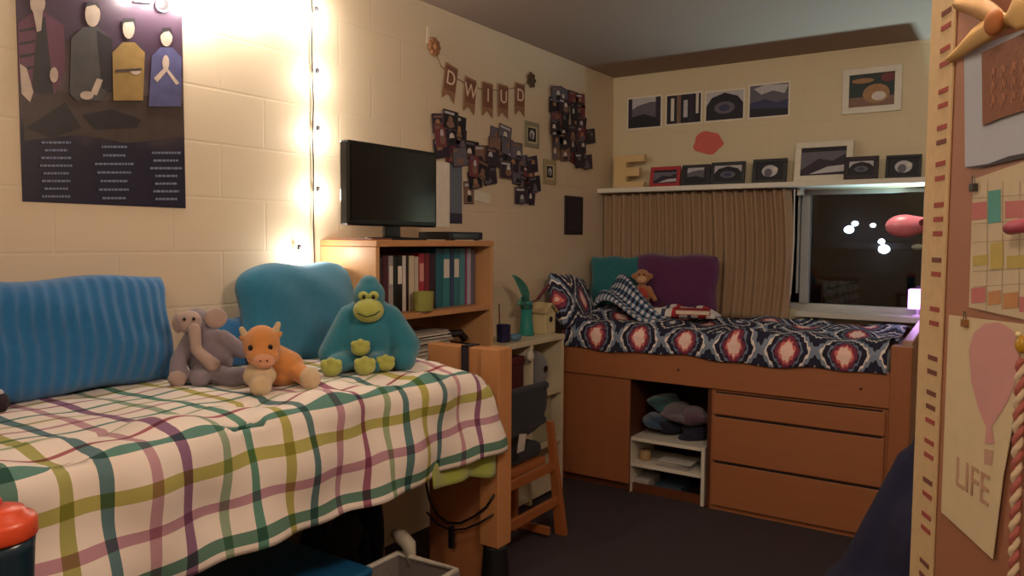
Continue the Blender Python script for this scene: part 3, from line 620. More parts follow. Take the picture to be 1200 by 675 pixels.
MB().lathe([(.017, 0), (.017, .003)], seg=20).build('entry_hole', M_black, bh, loc=(0, -.051, .085), rot=(PI/2, 0, 0))
tag(MB().ell((0, 0, 0), (.03, .045, .022)).build('glass_dish', plain('5a86a0', .2), None, smooth=True, loc=(-2.33, at(604, 392, 0, -2.33).y, TZ+.022)), 'small blue rounded dish in front of the teal vase', 'dish')
# ------------------------------------------------------------------ desk + bookcase
M_bc = wood('c08a58', .85, 'Y'); M_bcz = wood('c89868', .88, 'Z')
dk = thing('desk', 'wooden desk under the bookcase behind the near bed', 'desk', (XL+.002, 2.316, 0))
MB().box(0, .36, 0, .84, .73, .76).build('desktop', M_bc, dk, bevel=.004)
MB().box(0, .35, .0, .022, 0, .729).build('side_panel', M_bcz, dk); MB().box(0, .35, .818, .84, 0, .729).build('side_panel', M_bcz, dk)
MB().box(.01, .35, .023, .817, .60, .729).build('drawer', M_bc, dk, bevel=.004)
bc = thing('bookcase', 'light wooden bookcase holding books and the television beside the near bed', 'bookcase', (XL+.002, 2.316, 0))
BD, BL = .33, .838
for y_ in (0, BL-.022): MB().box(0, BD, y_, y_+.022, .761, 1.47).build('side_panel', M_bcz, bc, bevel=.002)
MB().box(0, BD+.005, 0, BL, 1.471, 1.498).build('top_board', M_bc, bc, bevel=.003)
MB().box(0, BD-.005, .022, BL-.022, 1.155, 1.18).build('shelf_board', M_bc, bc); MB().box(0, BD-.005, .022, BL-.022, .765, .787).build('shelf_board', M_bc, bc)
MB().box(0, .008, .022, BL-.022, .79, 1.47).build('back_panel', wood('8a5c3c', .85, 'Z'), bc)
def bk_y(X): return at(430+X/5.1, 330, 0, -2.298).y
books = [(52, 76, 172, 'a08a90', 'mauve-grey book at the left end of the row'), (77, 95, 160, '3a2a30', 'dark thin book second in the row'), (96, 130, 152, '52222a', 'dark maroon book near the left end'),
         (131, 160, 150, 'a39a98', 'light grey book in the left part of the row'), (161, 181, 155, '1c2622', 'greenish black book in the left part of the row'), (182, 214, 152, '1a1618', 'black book with white spine label'),
         (215, 236, 150, 'd8d0c8', 'white book right of the labelled black one'), (237, 252, 150, '2c1a1e', 'thin dark brown book behind the lime cup'), (253, 285, 150, 'd6c6aa', 'cream book behind the lime cup'), (286, 311, 155, 'c9b8a8', 'pale book at the right of the lime cup'),
         (312, 345, 135, 'a8303c', 'bright red book in the middle of the row'), (346, 377, 132, '7a2630', 'dark red book right of the bright red one'), (378, 412, 135, '30161e', 'blackish maroon book left of the teal binders'),
         (413, 455, 92, '1c6470', 'tall teal binder, leftmost of three'), (456, 498, 90, '2a7a80', 'tall lighter teal binder, middle of three'), (499, 519, 95, '33406a', 'tall navy blue book between teal binders'),
         (520, 555, 92, '2a7078', 'tall teal binder right of the navy book'), (556, 588, 90, '4a8890', 'tall pale teal binder'), (589, 600, 110, '8a3a6a', 'thin magenta book beside the pale binder'), (601, 624, 105, 'b4aec4', 'lilac-grey book near the right end'), (625, 650, 110, '6a6474', 'grey book at the right end of the row')]
for i, (a, b_, top, c, lab) in enumerate(books):
    y0, y1 = bk_y(a)+.001, bk_y(b_); zt = at(430+(a+b_)/10.2, 270+top/5.1, 0, -2.298).z; w_ = y1-y0
    if y1 > 3.13: continue
    zt = min(zt, 1.46); h_ = zt-1.182; q = thing('book', lab+' on the bookcase shelf', 'book', (-2.245, (y0+y1)/2, 1.181), 0, 'books on the upper bookcase shelf'); e = (y1-y0)/2-.0008; dp = .17 if h_ < .25 else .22
    MB().box(-.004, 0, -e, e, 0, h_).box(-dp, -.004, -e, -e+.002, 0, h_).box(-dp, -.004, e-.002, e, 0, h_).build('cover', plain(c, .45, .15, 20), q, bevel=.001)
    MB().box(-dp+.004, -.005, -e+.002, e-.002, .003, h_-.004).build('pages', plain('d6ccb8', .8), q)
    if i in (5, 10, 14, 16, 3): MB().box(.0, .0012, -e*.8, e*.8, h_*.5, h_*.82).build('spine_label', plain('e0d8cc' if i != 10 else 'c88', .5) if i != 10 else plain('d89a90', .5), q)
cy = (bk_y(225)+bk_y(330))/2
tag(MB().lathe([(0, 0), (.05, 0), (.053, .004), (.056, .088), (.052, .088), (.048, .01), (0, .008)], seg=28).build('lime_cup', plain('96964a', .45), None, smooth=False, bevel=.001), 'olive lime cup standing in front of the books', 'cup').location = (-2.20-.04, cy, 1.181)
bpy.data.objects['lime_cup'].scale = (.75, .95, 1)
for o_ in [x for x in bpy.data.objects if x.name.startswith('book') and x.type == 'EMPTY' and x.get('category') == 'book']: o_.location.x -= .055
# lower shelf clutter
q = thing('paper_stack', 'heap of white papers on the lower bookcase shelf', 'papers', (-2.36, 2.74, .788))
mb = MB()
for k in range(34): mb.obox((random.uniform(-.012, .012), random.uniform(-.015, .015), .004+k*.0085), (.19, .26, .006), (0, random.uniform(-.02, .02), random.uniform(-.1, .1)), k % 2)
mb.build('paper_sheets', [plain('d8d0c4', .7), plain('a89c90', .7)], q)
q = thing('storage_box', 'dark purple box on the lower bookcase shelf left of the papers', 'box', (-2.36, 2.50, .788)); MB().box(-.1, .1, -.09, .09, 0, .2).build('box_body', plain('3a2434', .6), q, bevel=.004); MB().box(-.103, .103, -.093, .093, .201, .235).build('lid', plain('6a3440', .6), q, bevel=.003)
q = thing('desk_phone', 'dark curved handset resting on the lower shelf right of the papers', 'phone', (-2.34, 2.98, .788)); MB().box(-.08, .08, -.09, .09, 0, .2).build('phone_base', M_black, q, bevel=.01); MB().tube([(0, -.1, .215), (0, -.06, .25), (0, .06, .25), (0, .1, .215)], .02, 10).build('handset', plain('241a1e', .4), q, smooth=True)
# television
M_tv = plain('0c0a0e', .3, .1, 10); t = NT('tv_screen'); t.base(lin('0b0910')); t.rough(.12); M_scr = t.m
tv = thing('television', 'black flat television standing on the bookcase', 'television', (-2.36, 2.575, 1.499))
tw = .29
MB().box(-.035, .015, -tw, tw, .06, .415).build('housing', M_tv, tv, bevel=.008)
MB().box(.0155, .017, -tw+.018, tw-.018, .085, .397).build('screen', M_scr, tv)
MB().box(-.02, .0, -.05, .05, .012, .07).build('neck', M_tv, tv, bevel=.004)
MB().lathe([(.0, 0), (.145, 0), (.14, .01), (.03, .014), (0, .014)], seg=36).build('stand_base', M_tv, tv).scale = (.8, 1.25, 1)
mp_ = thing('media_player', 'slim black media box on the bookcase right of the television foot', 'media player', (-2.32, 2.945, 1.499))
MB().box(-.1, .09, -.13, .135, .004, .04).build('case', plain('140f14', .35), mp_, bevel=.004)
MB().box(.09, .0915, -.1, .1, .014, .03).build('front_panel', plain('2a2228', .2), mp_)
MB().box(-.09, -.07, -.12, -.1, 0, .004).box(.06, .08, -.12, -.1, 0, .004).box(.06, .08, .1, .12, 0, .004).box(-.09, -.07, .1, .12, 0, .004).build('foot', M_black, mp_)
tag(MB().box(-2.5, -2.245, 2.325, 2.44, 1.499, 1.506).build('placemat', plain('7a4a3a', .6), None), 'flat reddish brown board on the near end of the bookcase top', 'board')
# ------------------------------------------------------------------ near bed
B1 = thing('near_bed', 'raised orange wooden bed frame along the left wall', 'bed', (0, 0, 0))
M_pine = wood('bd8454', .85, 'Z'); M_pinex = wood('bd8454', .85, 'X')
MB().box(-1.752, -1.662, 2.405, 2.495, .30, 1.082).build('post', M_pine, B1, bevel=.004)
MB().box(-2.54, -2.45, 2.405, 2.495, .30, .76).build('post', M_pine, B1, bevel=.004) if False else None
MB().box(-2.03, -1.753, 2.42, 2.48, .95, 1.078).build('footboard_rail', M_pinex, B1, bevel=.004)
MB().box(-2.03, -1.753, 2.43, 2.465, .12, .949).build('footboard_panel', wood('ab7048', .85, 'Z'), B1, bevel=.003)
MB().box(-1.745, -1.70, .5, 2.404, .715, .80).build('side_rail', M_pinex, B1, bevel=.004)
MB().box(-2.53, -1.746, .5, 2.30, .70, .745).build('slat_deck', M_oaky, B1)
MB().box(-1.752, -1.662, .38, .47, .3, 1.08).build('post', M_pine, B1, bevel=.004); MB().box(-2.53, -1.753, .40, .45, .5, 1.08).build('headboard', M_pinex, B1, bevel=.004)
for y in (2.45, .425): tag(MB().lathe([(.065, 0), (.068, .01), (.048, .29), (.04, .299)], (-1.707, y, 0), 24).build('bed_riser', plain('120f16', .5), None), 'black bed riser under the near bed post by the desk chair' if y > 2 else 'black bed riser under the near bed post at its head', 'bed riser')
tag(MB().box(-2.53, -1.75, .5, 2.29, .747, .985).build('mattress', plain('c8c8c0', .9), None, bevel=.04), 'mattress of the near bed under the plaid comforter', 'mattress')
# plaid comforter
t = NT('plaid_cloth'); tc = t.n('ShaderNodeTexCoord'); sp = t.n('ShaderNodeSeparateXYZ'); t.l(tc.outputs['UV'], sp.inputs[0])
def y_of(X, Y): return at(X/1.935, 400+Y/1.935, 0, -1.68).y
vst = [((5, 315), '2f8076', .028), ((137, 330), 'a8b04c', .028), ((232, 265), '2a7688', .026), ((330, 260), 'c49ab2', .024), ((408, 235), '84508e', .026), ((498, 235), '8fb49c', .022), ((562, 205), '2f9080', .024),
       ((640, 200), 'b4b648', .024), ((692, 170), '23707c', .024), ((757, 165), 'c090ae', .022), ((815, 155), '9c4478', .022), ((870, 145), '98b890', .02), ((905, 125), '237680', .026), ((950, 112), 'b8ba48', .026), ((985, 95), '23707c', .022), ((1032, 85), 'cc98ac', .02), ((1072, 70), '8a4684', .02)]
base = lin('ebe2da')
def stripe(cur, axis, pos, w_, col, fac=.9):
    mk_ = t.math('COMPARE', sp.outputs[axis], pos, w_/2); return t.mix(t.math('MULTIPLY', mk_, fac), cur, lin(col), 'MULTIPLY')
cur = base
wv = t.noise(tc.outputs['UV'], 6, 2)
cur = t.mix(wv, base, lin('e2d6cc'))
for (P, c, w_) in vst: cur = stripe(cur, 0, y_of(*P), w_*1.12, c)
y_min = y_of(5, 315)
for d_, c in ((.13, 'b4b648'), (.24, '84508e'), (.36, '2a7688'), (.47, 'c49ab2')): cur = stripe(cur, 0, y_min-d_, .026, c)
def v_of(px, py): return .0785+(.97-at(px, py, 0, -1.665).z)
vv = [(.03, '2a8a84', .02), (-.045, 'a8405c', .014), (v_of(222, 558), 'b8bc52', .034), (v_of(233, 604), 'c090ae', .028), (v_of(240, 648), '2f8070', .032), (-.13, 'a8c4a4', .012), (-.20, '2f8a80', .014), (-.27, 'c490ac', .014), (-.34, 'a8b060', .016), (-.42, '2f8a80', .014), (-.5, 'a8405c', .012), (-.58, 'b4b648', .016), (-.66, '2a7688', .016)]
for p_, c, w_ in vv: cur = stripe(cur, 1, p_, w_, c)
t.base(cur); t.rough(.85); t.bump(t.noise(tc.outputs['UV'], 700, 2), .2, .002); M_plaid = t.m
VT = .365
def comf1(a, b_):
    v = -.80+b_*(.80+VT)
    yend = 2.295+(max(0, v)*.36 if v > 0 else 0)
    y = .45+a*(yend-.45)
    if v < 0: x, z = -1.72+v, 1.02
    elif v < .0785: q = v/.0785*PI/2; x, z = -1.72+.05*math.sin(q), .97+.05*math.cos(q)
    else: x, z = -1.67, .97-(v-.0785)*(1-.12*a*0)
    n = .007*math.sin(y*13+v*9)+.006*math.sin(y*29-v*13)+.004*math.sin(y*5-v*31)
    if v < .03: z += n*1.3
    else: x += n*1.5+.05*(v-.03)+.006*max(0, v-.1)/.3*math.sin(y*11+1); z += .008*math.sin(y*6.3)*(v/.4)
    if a > .93 and v < .1: z -= .02*((a-.93)/.07)**2; 
    if v < -.15: z = 1.02+n*.4
    if v > 0: z += .02*a*v
    return (x, y, z)
tag(MB().grid(comf1, 300, 90, uvfn=lambda a, b_: (.45+a*(2.295-.45+(max(0, -.80+b_*(.80+VT))*.36)), -.80+b_*(.80+VT))).build('plaid_comforter', M_plaid, None, smooth=True, solid=.012), 'white comforter with teal, lime and purple plaid on the near bed', 'comforter')
def lime(a, b_):
    y = 2.0+a*.39; z = .80-b_*(.15+.045*a+.008*math.sin(a*9)); return (-1.69+.012*math.sin(a*14+b_*2)+.025*b_, y, z)
tag(MB().grid(lime, 30, 12).build('lime_sheet', plush('a3ad3c'), None, smooth=True, solid=.004), 'lime green sheet hanging out below the plaid comforter at the bed foot', 'sheet')
# cables at the bed foot
cp = [at(px, py, 1, 2.395) for px, py in [(498, 560), (503, 585), (512, 603), (525, 613), (540, 613), (556, 605), (570, 594), (579, 580)]]
cp2 = [at(px, py, 1, 2.39) for px, py in [(500, 600), (512, 614), (528, 621), (545, 620), (562, 613), (578, 603)]]
cbx = thing('power_cable', 'black cable looped across the wooden foot panel of the near bed', 'cable', (0, 0, 0))
MB().tube(cp, .005, 8).tube(cp2, .004, 8).build('cable_cord', M_black, cbx, smooth=True)
pt = at(529, 628, 1, 2.385); MB().box(pt.x-.011, pt.x+.011, 2.375, 2.395, pt.z-.05, pt.z+.04).build('switch', M_black, cbx, bevel=.004)
# strap over rail
st = at(545, 410, 1, 2.415)
tag(MB().box(st.x-.016, st.x+.016, 2.41, 2.419, .90, 1.082).box(st.x-.016, st.x+.016, 2.41, 2.49, 1.0785, 1.084).box(st.x-.016, st.x+.016, 2.481, 2.49, .8, 1.082).build('dark_strap', plain('241820', .8), None), 'dark strap slung over the foot rail of the near bed', 'strap')
# things under the near bed
tb = thing('storage_bin', 'blue plastic bin under the near bed', 'bin', (-1.98, 1.38, 0))
mb = MB(); X, Y, Z = .23, .40, .40
mb.add([(-X*.9, -Y*.92, 0), (X*.9, -Y*.92, 0), (X*.9, Y*.92, 0), (-X*.9, Y*.92, 0), (-X, -Y, Z), (X, -Y, Z), (X, Y, Z), (-X, Y, Z)], [(0, 3, 2, 1), (0, 1, 5, 4), (1, 2, 6, 5), (2, 3, 7, 6), (3, 0, 4, 7), (4, 5, 6, 7)])
mb.build('bin_body', plain('1a5080', .35), tb, bevel=.02); MB().box(-X-.015, X+.015, -Y-.015, Y+.015, Z+.001, Z+.03).build('lid', plain('1c5c8c', .35), tb, bevel=.01)
# laundry basket: wall-side rim and far rim with raised handle
kb = at(465, 648, 2, .36)
lb = thing('laundry_basket', 'grey basket with a thick white rim under the foot of the near bed', 'basket', (kb.x, kb.y, 0))
LX, LY, LZ = .27, .32, .36
def shell(x0, x1, y0, y1): return MB().box(x0, x1, y0, y1, .01, LZ)
mb = MB().box(0, .012, -LY, 0, .01, LZ).box(LX, LX+.012, -LY, 0, .01, LZ).box(0, LX+.012, 0, .012, .01, LZ).box(0, LX+.012, -LY-.012, -LY, .01, LZ).box(0, LX, -LY, 0, 0, .012)
mb.build('basket_wall', plain('8a8280', .8, .2, 80, .4, 200), lb, bevel=.003)
MB().tube([(.005, -LY, LZ), (.005, 0, LZ), (LX, .005, LZ), (LX+.006, -LY, LZ), (.005, -LY, LZ)], .011, 8).build('rim', plain('c8c0b4', .5), lb, smooth=True)
hd = [at(px, py, 1, kb.y+.014)-Vector((kb.x, kb.y, 0)) for px, py in [(461, 624), (470, 629), (479, 638), (483, 663)]]
MB().tube(hd, [.014, .028, .027, .016], 10).build('handle', plain('bdb5a6', .5), lb, smooth=True)
for i, (x, y, z, c, s, lab) in enumerate([(-2.12, 2.0, 0, '12101c', (.10, .12, .40), 'black duffel bag standing between the blue bin and basket'),]):
    q = thing('duffel_bag', lab, 'bag', (-2.16, 1.99, 0))
    blob('bag_body', plush(c), q, [('e', (0, 0, .2), (.12, .13, .2)), ('e', (.02, 0, .38), (.1, .13, .1)), ('e', (0, .02, .06), (.13, .14, .06))], .01)
    MB().tube([(.07, -.08, .42), (.09, -.05, .5), (.09, .05, .5), (.07, .08, .42)], .01, 8).build('handle', plain('2a2634', .6), q, smooth=True)
q = thing('backpack', 'dark navy pack pushed against the foot panel under the near bed', 'backpack', (-1.98, 2.31, 0))
q.location = (-2.24, 2.235, .0)
blob('bag_body', plush('121228'), q, [('e', (0, 0, .30), (.13, .06, .3)), ('e', (.02, 0, .52), (.1, .055, .12)), ('e', (.0, 0, .08), (.13, .06, .08))], .01)
MB().ell((.02, -.055, .25), (.09, .03, .12)).build('front_pocket', plush('1a1a36'), q, smooth=True)
# ------------------------------------------------------------------ pillows on the near bed
M_blue = plush('1874b4'); M_tealp = plush('2580a6')
o = pillow('bolster_pillow', .82, .36, .17, M_blue, 11, ribs=20, n=40); put(o, (-2.40, 1.11, 1.205), (-.16, .0, PI/2+.03), 'long ribbed blue pillow leaning against the wall at the near bed head', 'pillow')
o = pillow('throw_pillow', .56, .41, .17, M_tealp, 12, rnd_=.14); put(o, (-2.40, 2.08, 1.205), (-.18, 0, PI/2-.05), 'square teal pillow leaning on the wall behind the toys', 'pillow')
o = pillow('small_pillow', .30, .19, .09, M_blue, 13); put(o, (-2.46, 1.80, 1.115), (-.2, 0, PI/2), 'small blue pillow half hidden left of the square teal pillow', 'pillow')
# ------------------------------------------------------------------ toys on the near bed
FA = 44*PI/180
gp = at(430, 437, 2, 1.03)
gr = thing('toy_gorilla', 'teal plush gorilla with lime face, hands and feet on the near bed', 'plush toy', (gp.x-.05, gp.y+.05, 1.025), math.atan2(gp.x, -gp.y)+PI if False else .77)
M_gt = plush('207c92'); M_gl = plush('b8bf5c')
blob('body', M_gt, gr, [('e', (0, .02, .12), (.12, .09, .12)), ('e', (.01, .02, .19), (.09, .075, .08)), ('e', (.01, -.005, .275), (.058, .055, .058)), ('e', (.01, 0, .318), (.036, .04, .03)),
     ('c', (-.06, 0, .20), (-.125, -.03, .07), .042, .045), ('c', (.08, .01, .19), (.14, -.01, .09), .05, .055), ('c', (.14, -.01, .09), (.13, -.04, .045), .05, .045),
     ('c', (-.05, -.04, .05), (-.11, -.10, .04), .04, .035), ('c', (.04, -.04, .05), (.03, -.09, .04), .04, .035), ('e', (0, .03, .03), (.13, .10, .03))], .006)
blob('muzzle', M_gl, gr, [('e', (.008, -.058, .225), (.055, .04, .044))], .005)
blob('brow', M_gl, gr, [('e', (-.01, -.053, .277), (.02, .014, .017)), ('e', (.026, -.053, .277), (.02, .014, .017))], .004)
for x in (-.008, .025): MB().ell((x, -.069, .274), (.006, .004, .008)).build('eye', M_eye, gr, smooth=True)
MB().tube([(-.03, -.092, .218), (0, -.100, .207), (.03, -.096, .214), (.045, -.086, .225)], .0025, 6).build('mouth', plain('3a4a2a', .8), gr)
def paw(x, y, z, s, nm, par):
    blob(nm, M_gl, par, [('e', (x, y, z), (.036*s, .03*s, .03*s)), ('e', (x-.022*s, y-.014, z+.016*s), (.014*s,)*3), ('e', (x, y-.018, z+.024*s), (.014*s,)*3), ('e', (x+.022*s, y-.014, z+.016*s), (.014*s,)*3)], .004)
paw(-.118, -.13, .036, 1.05, 'foot', gr); paw(-.005, -.13, .038, 1.05, 'foot', gr); paw(.065, -.10, .042, .95, 'hand', gr); paw(-.02, -.10, .098, .95, 'hand', gr)
# elephant
ep = at(240, 450, 2, 1.03)
ee = thing('toy_elephant', 'floppy grey plush elephant slumped beside the long blue pillow', 'plush toy', (ep.x-.03, ep.y+.03, 1.025), .95)
M_el = plush('8f8390'); M_ep = plush('bfa59c')
blob('body', M_el, ee, [('e', (.01, .02, .085), (.075, .055, .085)), ('e', (.0, .02, .14), (.055, .045, .05)), ('e', (-.03, .02, .205), (.045, .045, .042)), ('c', (-.045, .0, .145), (-.085, -.03, .08), .03, .026), ('c', (-.085, -.03, .08), (-.085, -.05, .03), .026, .03),
     ('c', (.05, .0, .145), (.11, .0, .10), .03, .026), ('c', (.0, -.03, .04), (.08, -.10, .03), .036, .03), ('c', (.08, -.10, .03), (.16, -.08, .035), .03, .03), ('c', (-.02, -.03, .035), (-.02, -.09, .03), .03, .03)], .006)
blob('face', M_ep, ee, [('e', (-.05, -.012, .205), (.04, .035, .038))], .005)
blob('trunk', M_ep, ee, [('c', (-.035, -.045, .185), (-.03, -.065, .12), .020, .017), ('c', (-.03, -.065, .12), (.02, -.075, .07), .017, .024)], .005)
MB().ell((.03, -.01, .215), (.036, .012, .034), (0, 0, .2)).build('ear', M_ep, ee, smooth=True); MB().ell((-.085, .0, .2), (.02, .012, .032), (0, 0, -.5)).build('ear', M_ep, ee, smooth=True)
for x in (-.064, -.036): MB().ell((x, -.047, .218), (.005, .004, .006)).build('eye', M_eye, ee, smooth=True)
MB().ell((-.087, -.062, .03), (.028, .025, .028)).build('paw_pad', M_ep, ee, smooth=True); MB().ell((.175, -.085, .035), (.025, .028, .028)).build('paw_pad', M_ep, ee, smooth=True)
# giraffe
ap = at(306, 459, 2, 1.03)
gi = thing('toy_giraffe', 'orange plush giraffe lying with pale feet in front of the elephant', 'plush toy', (ap.x-.02, ap.y+.02, 1.025), .85)
M_or = plush('e0944c'); M_cr = plush('dcc29a')
blob('body', M_or, gi, [('e', (.0, .0, .145), (.056, .052, .064)), ('e', (.005, -.03, .115), (.05, .04, .036)), ('c', (.0, .03, .12), (.08, .05, .07), .045, .048), ('c', (.08, .05, .07), (.13, .0, .04), .035, .028), ('e', (.06, .06, .05), (.075, .05, .045)), ('e', (-.045, .0, .165), (.025, .014, .012), (0, .5, 0)), ('e', (.045, .0, .175), (.022, .014, .012), (0, -.5, 0))], .005)
blob('muzzle', plush('dfa07c'), gi, [('e', (.008, -.058, .105), (.036, .022, .025))], .004)
blob('chest', M_cr, gi, [('c', (-.02, .0, .06), (-.0, -.06, .035), .034, .032), ('e', (-.005, -.03, .055), (.05, .04, .04)), ('e', (-.0, -.085, .034), (.034, .032, .034))], .005)
for x, z, r_ in ((-.058, .192, .4), (.05, .205, -.2)):
    blob('horn' if r_ < 0 else 'ear', M_cr, gi, [('c', (x*.8, 0, z-.02), (x, 0, z+.005), .013, .009)], .003)
blob('foot', M_cr, gi, [('e', (.145, -.015, .038), (.034, .03, .036))], .004)
for x in (-.03, .028): MB().ell((x, -.05, .145), (.007, .005, .009)).build('eye', M_eye, gi, smooth=True)
for x in (0, .02): MB().ell((x, -.08, .108), (.003, .002, .003)).build('nostril', plain('6a3a28', .7), gi, smooth=True)
# dark round thing at the left edge
hp = at(-4, 482, 2, 1.04)
q = thing('small_plush_ball', 'dark round toy with a pale top cut off by the left photo edge', 'plush toy', (hp.x, hp.y, 1.03))
MB().ell((0, 0, .032), (.03, .03, .032)).build('ball', plush('2a1c28'), q, smooth=True); MB().ell((0, 0, .058), (.018, .018, .012)).build('cap', plush('c8c4d0'), q, smooth=True)
# ------------------------------------------------------------------ jar with coral lid near the camera
jl = CAM+(F+RV*((-9-600)/FPX)-UV*((610-337.5)/FPX))*1.0
js = thing('small_stand', 'dark side stand carrying the coral-lidded tumbler, below the left frame edge', 'stand', (jl.x-.02, jl.y, 0))
MB().box(-.13, .13, -.13, .13, jl.z-.245, jl.z-.22).build('stand_top', M_oak, js, bevel=.004)
for sx in (-1, 1):
    for sy in (-1, 1): MB().box(sx*.11-.012, sx*.11+.012, sy*.11-.012, sy*.11+.012, 0, jl.z-.246).build('leg', M_oak, js)
jr = thing('tumbler', 'dark teal tumbler with a coral orange lid at the lower left corner', 'tumbler', (jl.x, jl.y, jl.z-.219))
MB().lathe([(.0, 0), (.036, 0), (.038, .004), (.047, .18), (.048, .195)], seg=36).build('tumbler_body', plain('1c3444', .25), jr, smooth=True)
MB().lathe([(.050, .196), (.051, .199), (.051, .216), (.047, .222), (.038, .226), (.036, .232), (.02, .236), (0, .236)], seg=36).build('lid', plain('d8502c', .35), jr, smooth=True)
MB().ell((-.008, .0, .242), (.018, .014, .009)).build('lid_tab', plain('d8402e', .35), jr, smooth=True)
# ------------------------------------------------------------------ desk chair
M_ch = wood('a86438', .85, 'Z'); M_uph = plush('2b2b33')
chr_ = thing('desk_chair', 'wooden desk chair with dark grey upholstery behind the near bed foot', 'chair', (-1.95, 3.06, 0))
blob('backrest', M_uph, chr_, [('c', (.0, -.18, .79), (0, .16, .79), .022, .022), ('c', (.0, -.18, .6), (0, .14, .62), .022, .022), ('e', (0, -.02, .70), (.026, .20, .11)), ('e', (0, -.02, .74), (.024, .205, .075)), ('e', (0, -.03, .63), (.024, .18, .06))], .007)
MB().box(-.215, -.03, -.2, .2, .421, .50).build('seat', M_uph, chr_, bevel=.03)
MB().box(-.215, -.01, -.19, .19, .385, .42).build('seat_frame', M_ch, chr_, bevel=.004)
for s in (-1, 1):
    MB().add([(-.012, s*.205-.014, .60), (.02, s*.205-.014, .60), (.02, s*.205+.014, .60), (-.012, s*.205+.014, .60), (.0, s*.29-.02, 0), (.06, s*.29-.02, 0), (.06, s*.29+.015, 0), (.0, s*.29+.015, 0)],
             [(0, 1, 2, 3), (7, 6, 5, 4), (0, 4, 5, 1), (1, 5, 6, 2), (2, 6, 7, 3), (3, 7, 4, 0)]).build('leg', M_ch, chr_, bevel=.003)
    MB().box(-.22, -.185, s*.2-.015, s*.2+.015, 0, .42).build('leg', M_ch, chr_, bevel=.003)
    MB().box(-.184, .01, s*.2-.012, s*.2+.012, .02, .06).build('runner', M_ch, chr_, bevel=.003)
MB().box(.0, .022, -.23, .23, .345, .39).build('stretcher', M_ch, chr_, bevel=.003); MB().box(.012, .034, -.25, .25, .165, .21).build('stretcher', M_ch, chr_, bevel=.003)
tag(MB().add([(0, -.03, 0), (.0, .03, 0), (.01, .035, .08), (.01, -.025, .09)], [(0, 1, 2, 3)]).build('white_tag', plain('d8d0c8', .6), None, solid=.002, loc=(-1.915, 2.95, .52)), 'white cloth scrap hanging on the chair below its backrest', 'cloth')
# ------------------------------------------------------------------ right side: wardrobe with open decorated door
M_door = wood('a8745a', .9, 'Z')
EG = Vector((-.083-.012, 1.50, 0)); DA = math.atan2(-.89, .46)
ed = at(1083, 337, 1, 1.52); EG = Vector((ed.x, 1.52, 0))
DF = Fr(EG, DA)
wr = thing('wardrobe', 'wooden wardrobe with its decorated door ajar at the right edge', 'wardrobe', tuple(EG), DA)
DL = .68
MB().box(0, DL, 0, .022, .06, 2.3).build('wardrobe_door', M_door, wr, bevel=.003)
MB().box(DL+.003, DL+.6, .0, .62, 0, 2.32).build('wardrobe_body', M_door, wr, bevel=.004)
# dotted ribbon strip down the door edge
u1 = DF.uv(1108, 337, .001)[0]
rs = thing('ribbon_trim', 'cream ribbon with red-brown dashes running down the wardrobe door edge', 'ribbon', DF.w(0, .001, 0), DA)
MB().box(-.004, u1, -.003, 0, .3, 2.3).build('ribbon_band', plain('d8bc90', .8, .12, 60), rs)
mb = MB(); z = .4; k = 0
while z < 2.25:
    n = random.choice((2, 3, 2)); cw = u1*.35
    for j in range(n):
        mb.box(u1*.45, u1*.86, -.0042, -.003, z, z+.008, random.randrange(2)); z += .024
    z += random.choice((.02, .035, .012)); k += 1
mb.build('printed_dashes', [plain('a85048', .8), plain('7a4a40', .8)], rs)
def dthing(name, label, cat, pxc, out): u, v = DF.uv(*pxc, out); return thing(name, label, cat, DF.w(u, out, v), DA), u, v
def dpoly(pts, u, v, out):
    return [(a-u, b_-v) for a, b_ in [DF.uv(px, py, out) for px, py in pts]]
# white board sheet
q, u, v = dthing('white_sheet', 'large bluish white sheet pinned at the top of the wardrobe door', 'paper', (1165, 120), .002)
MB().prism(dpoly([(1131, 60), (1132, 196), (1160, 192), (1185, 183), (1240, 172), (1240, 20)], u, v, .002), -.0015, 0).build('sheet', plain('b4bac8', .6, .04), q)
MB().prism(dpoly([(1133, 196), (1160, 192), (1185, 183), (1240, 172), (1240, 177), (1185, 189), (1150, 197)], u, v, .002), -.003, -.0015).build('sheet_edge', plain('3a3034', .6), q)
q, u, v = dthing('burlap_card', 'brown burlap card with faded script lettering over the white sheet', 'card', (1180, 90), .006)
MB().prism(dpoly([(1152, 62), (1153, 147), (1175, 138), (1200, 130), (1240, 122), (1240, 20)], u, v, .006), -.002, 0).build('card_sheet', plain('9a6c58', .9, .2, 200, .5), q)
mb = MB()
for r_ in range(3):
    for k in range(5):
        c = DF.uv(1164+k*12, 85+r_*17-k*3, .009); cx, cz = c[0]-u, c[1]-v
        mb.tube([(cx-.006, -.003, cz-.008), (cx-.002, -.003, cz+.008), (cx+.002, -.003, cz-.004), (cx+.006, -.003, cz+.006)], .0009, 5)
mb.build('script_lettering', plain('c08e74', .9), q)
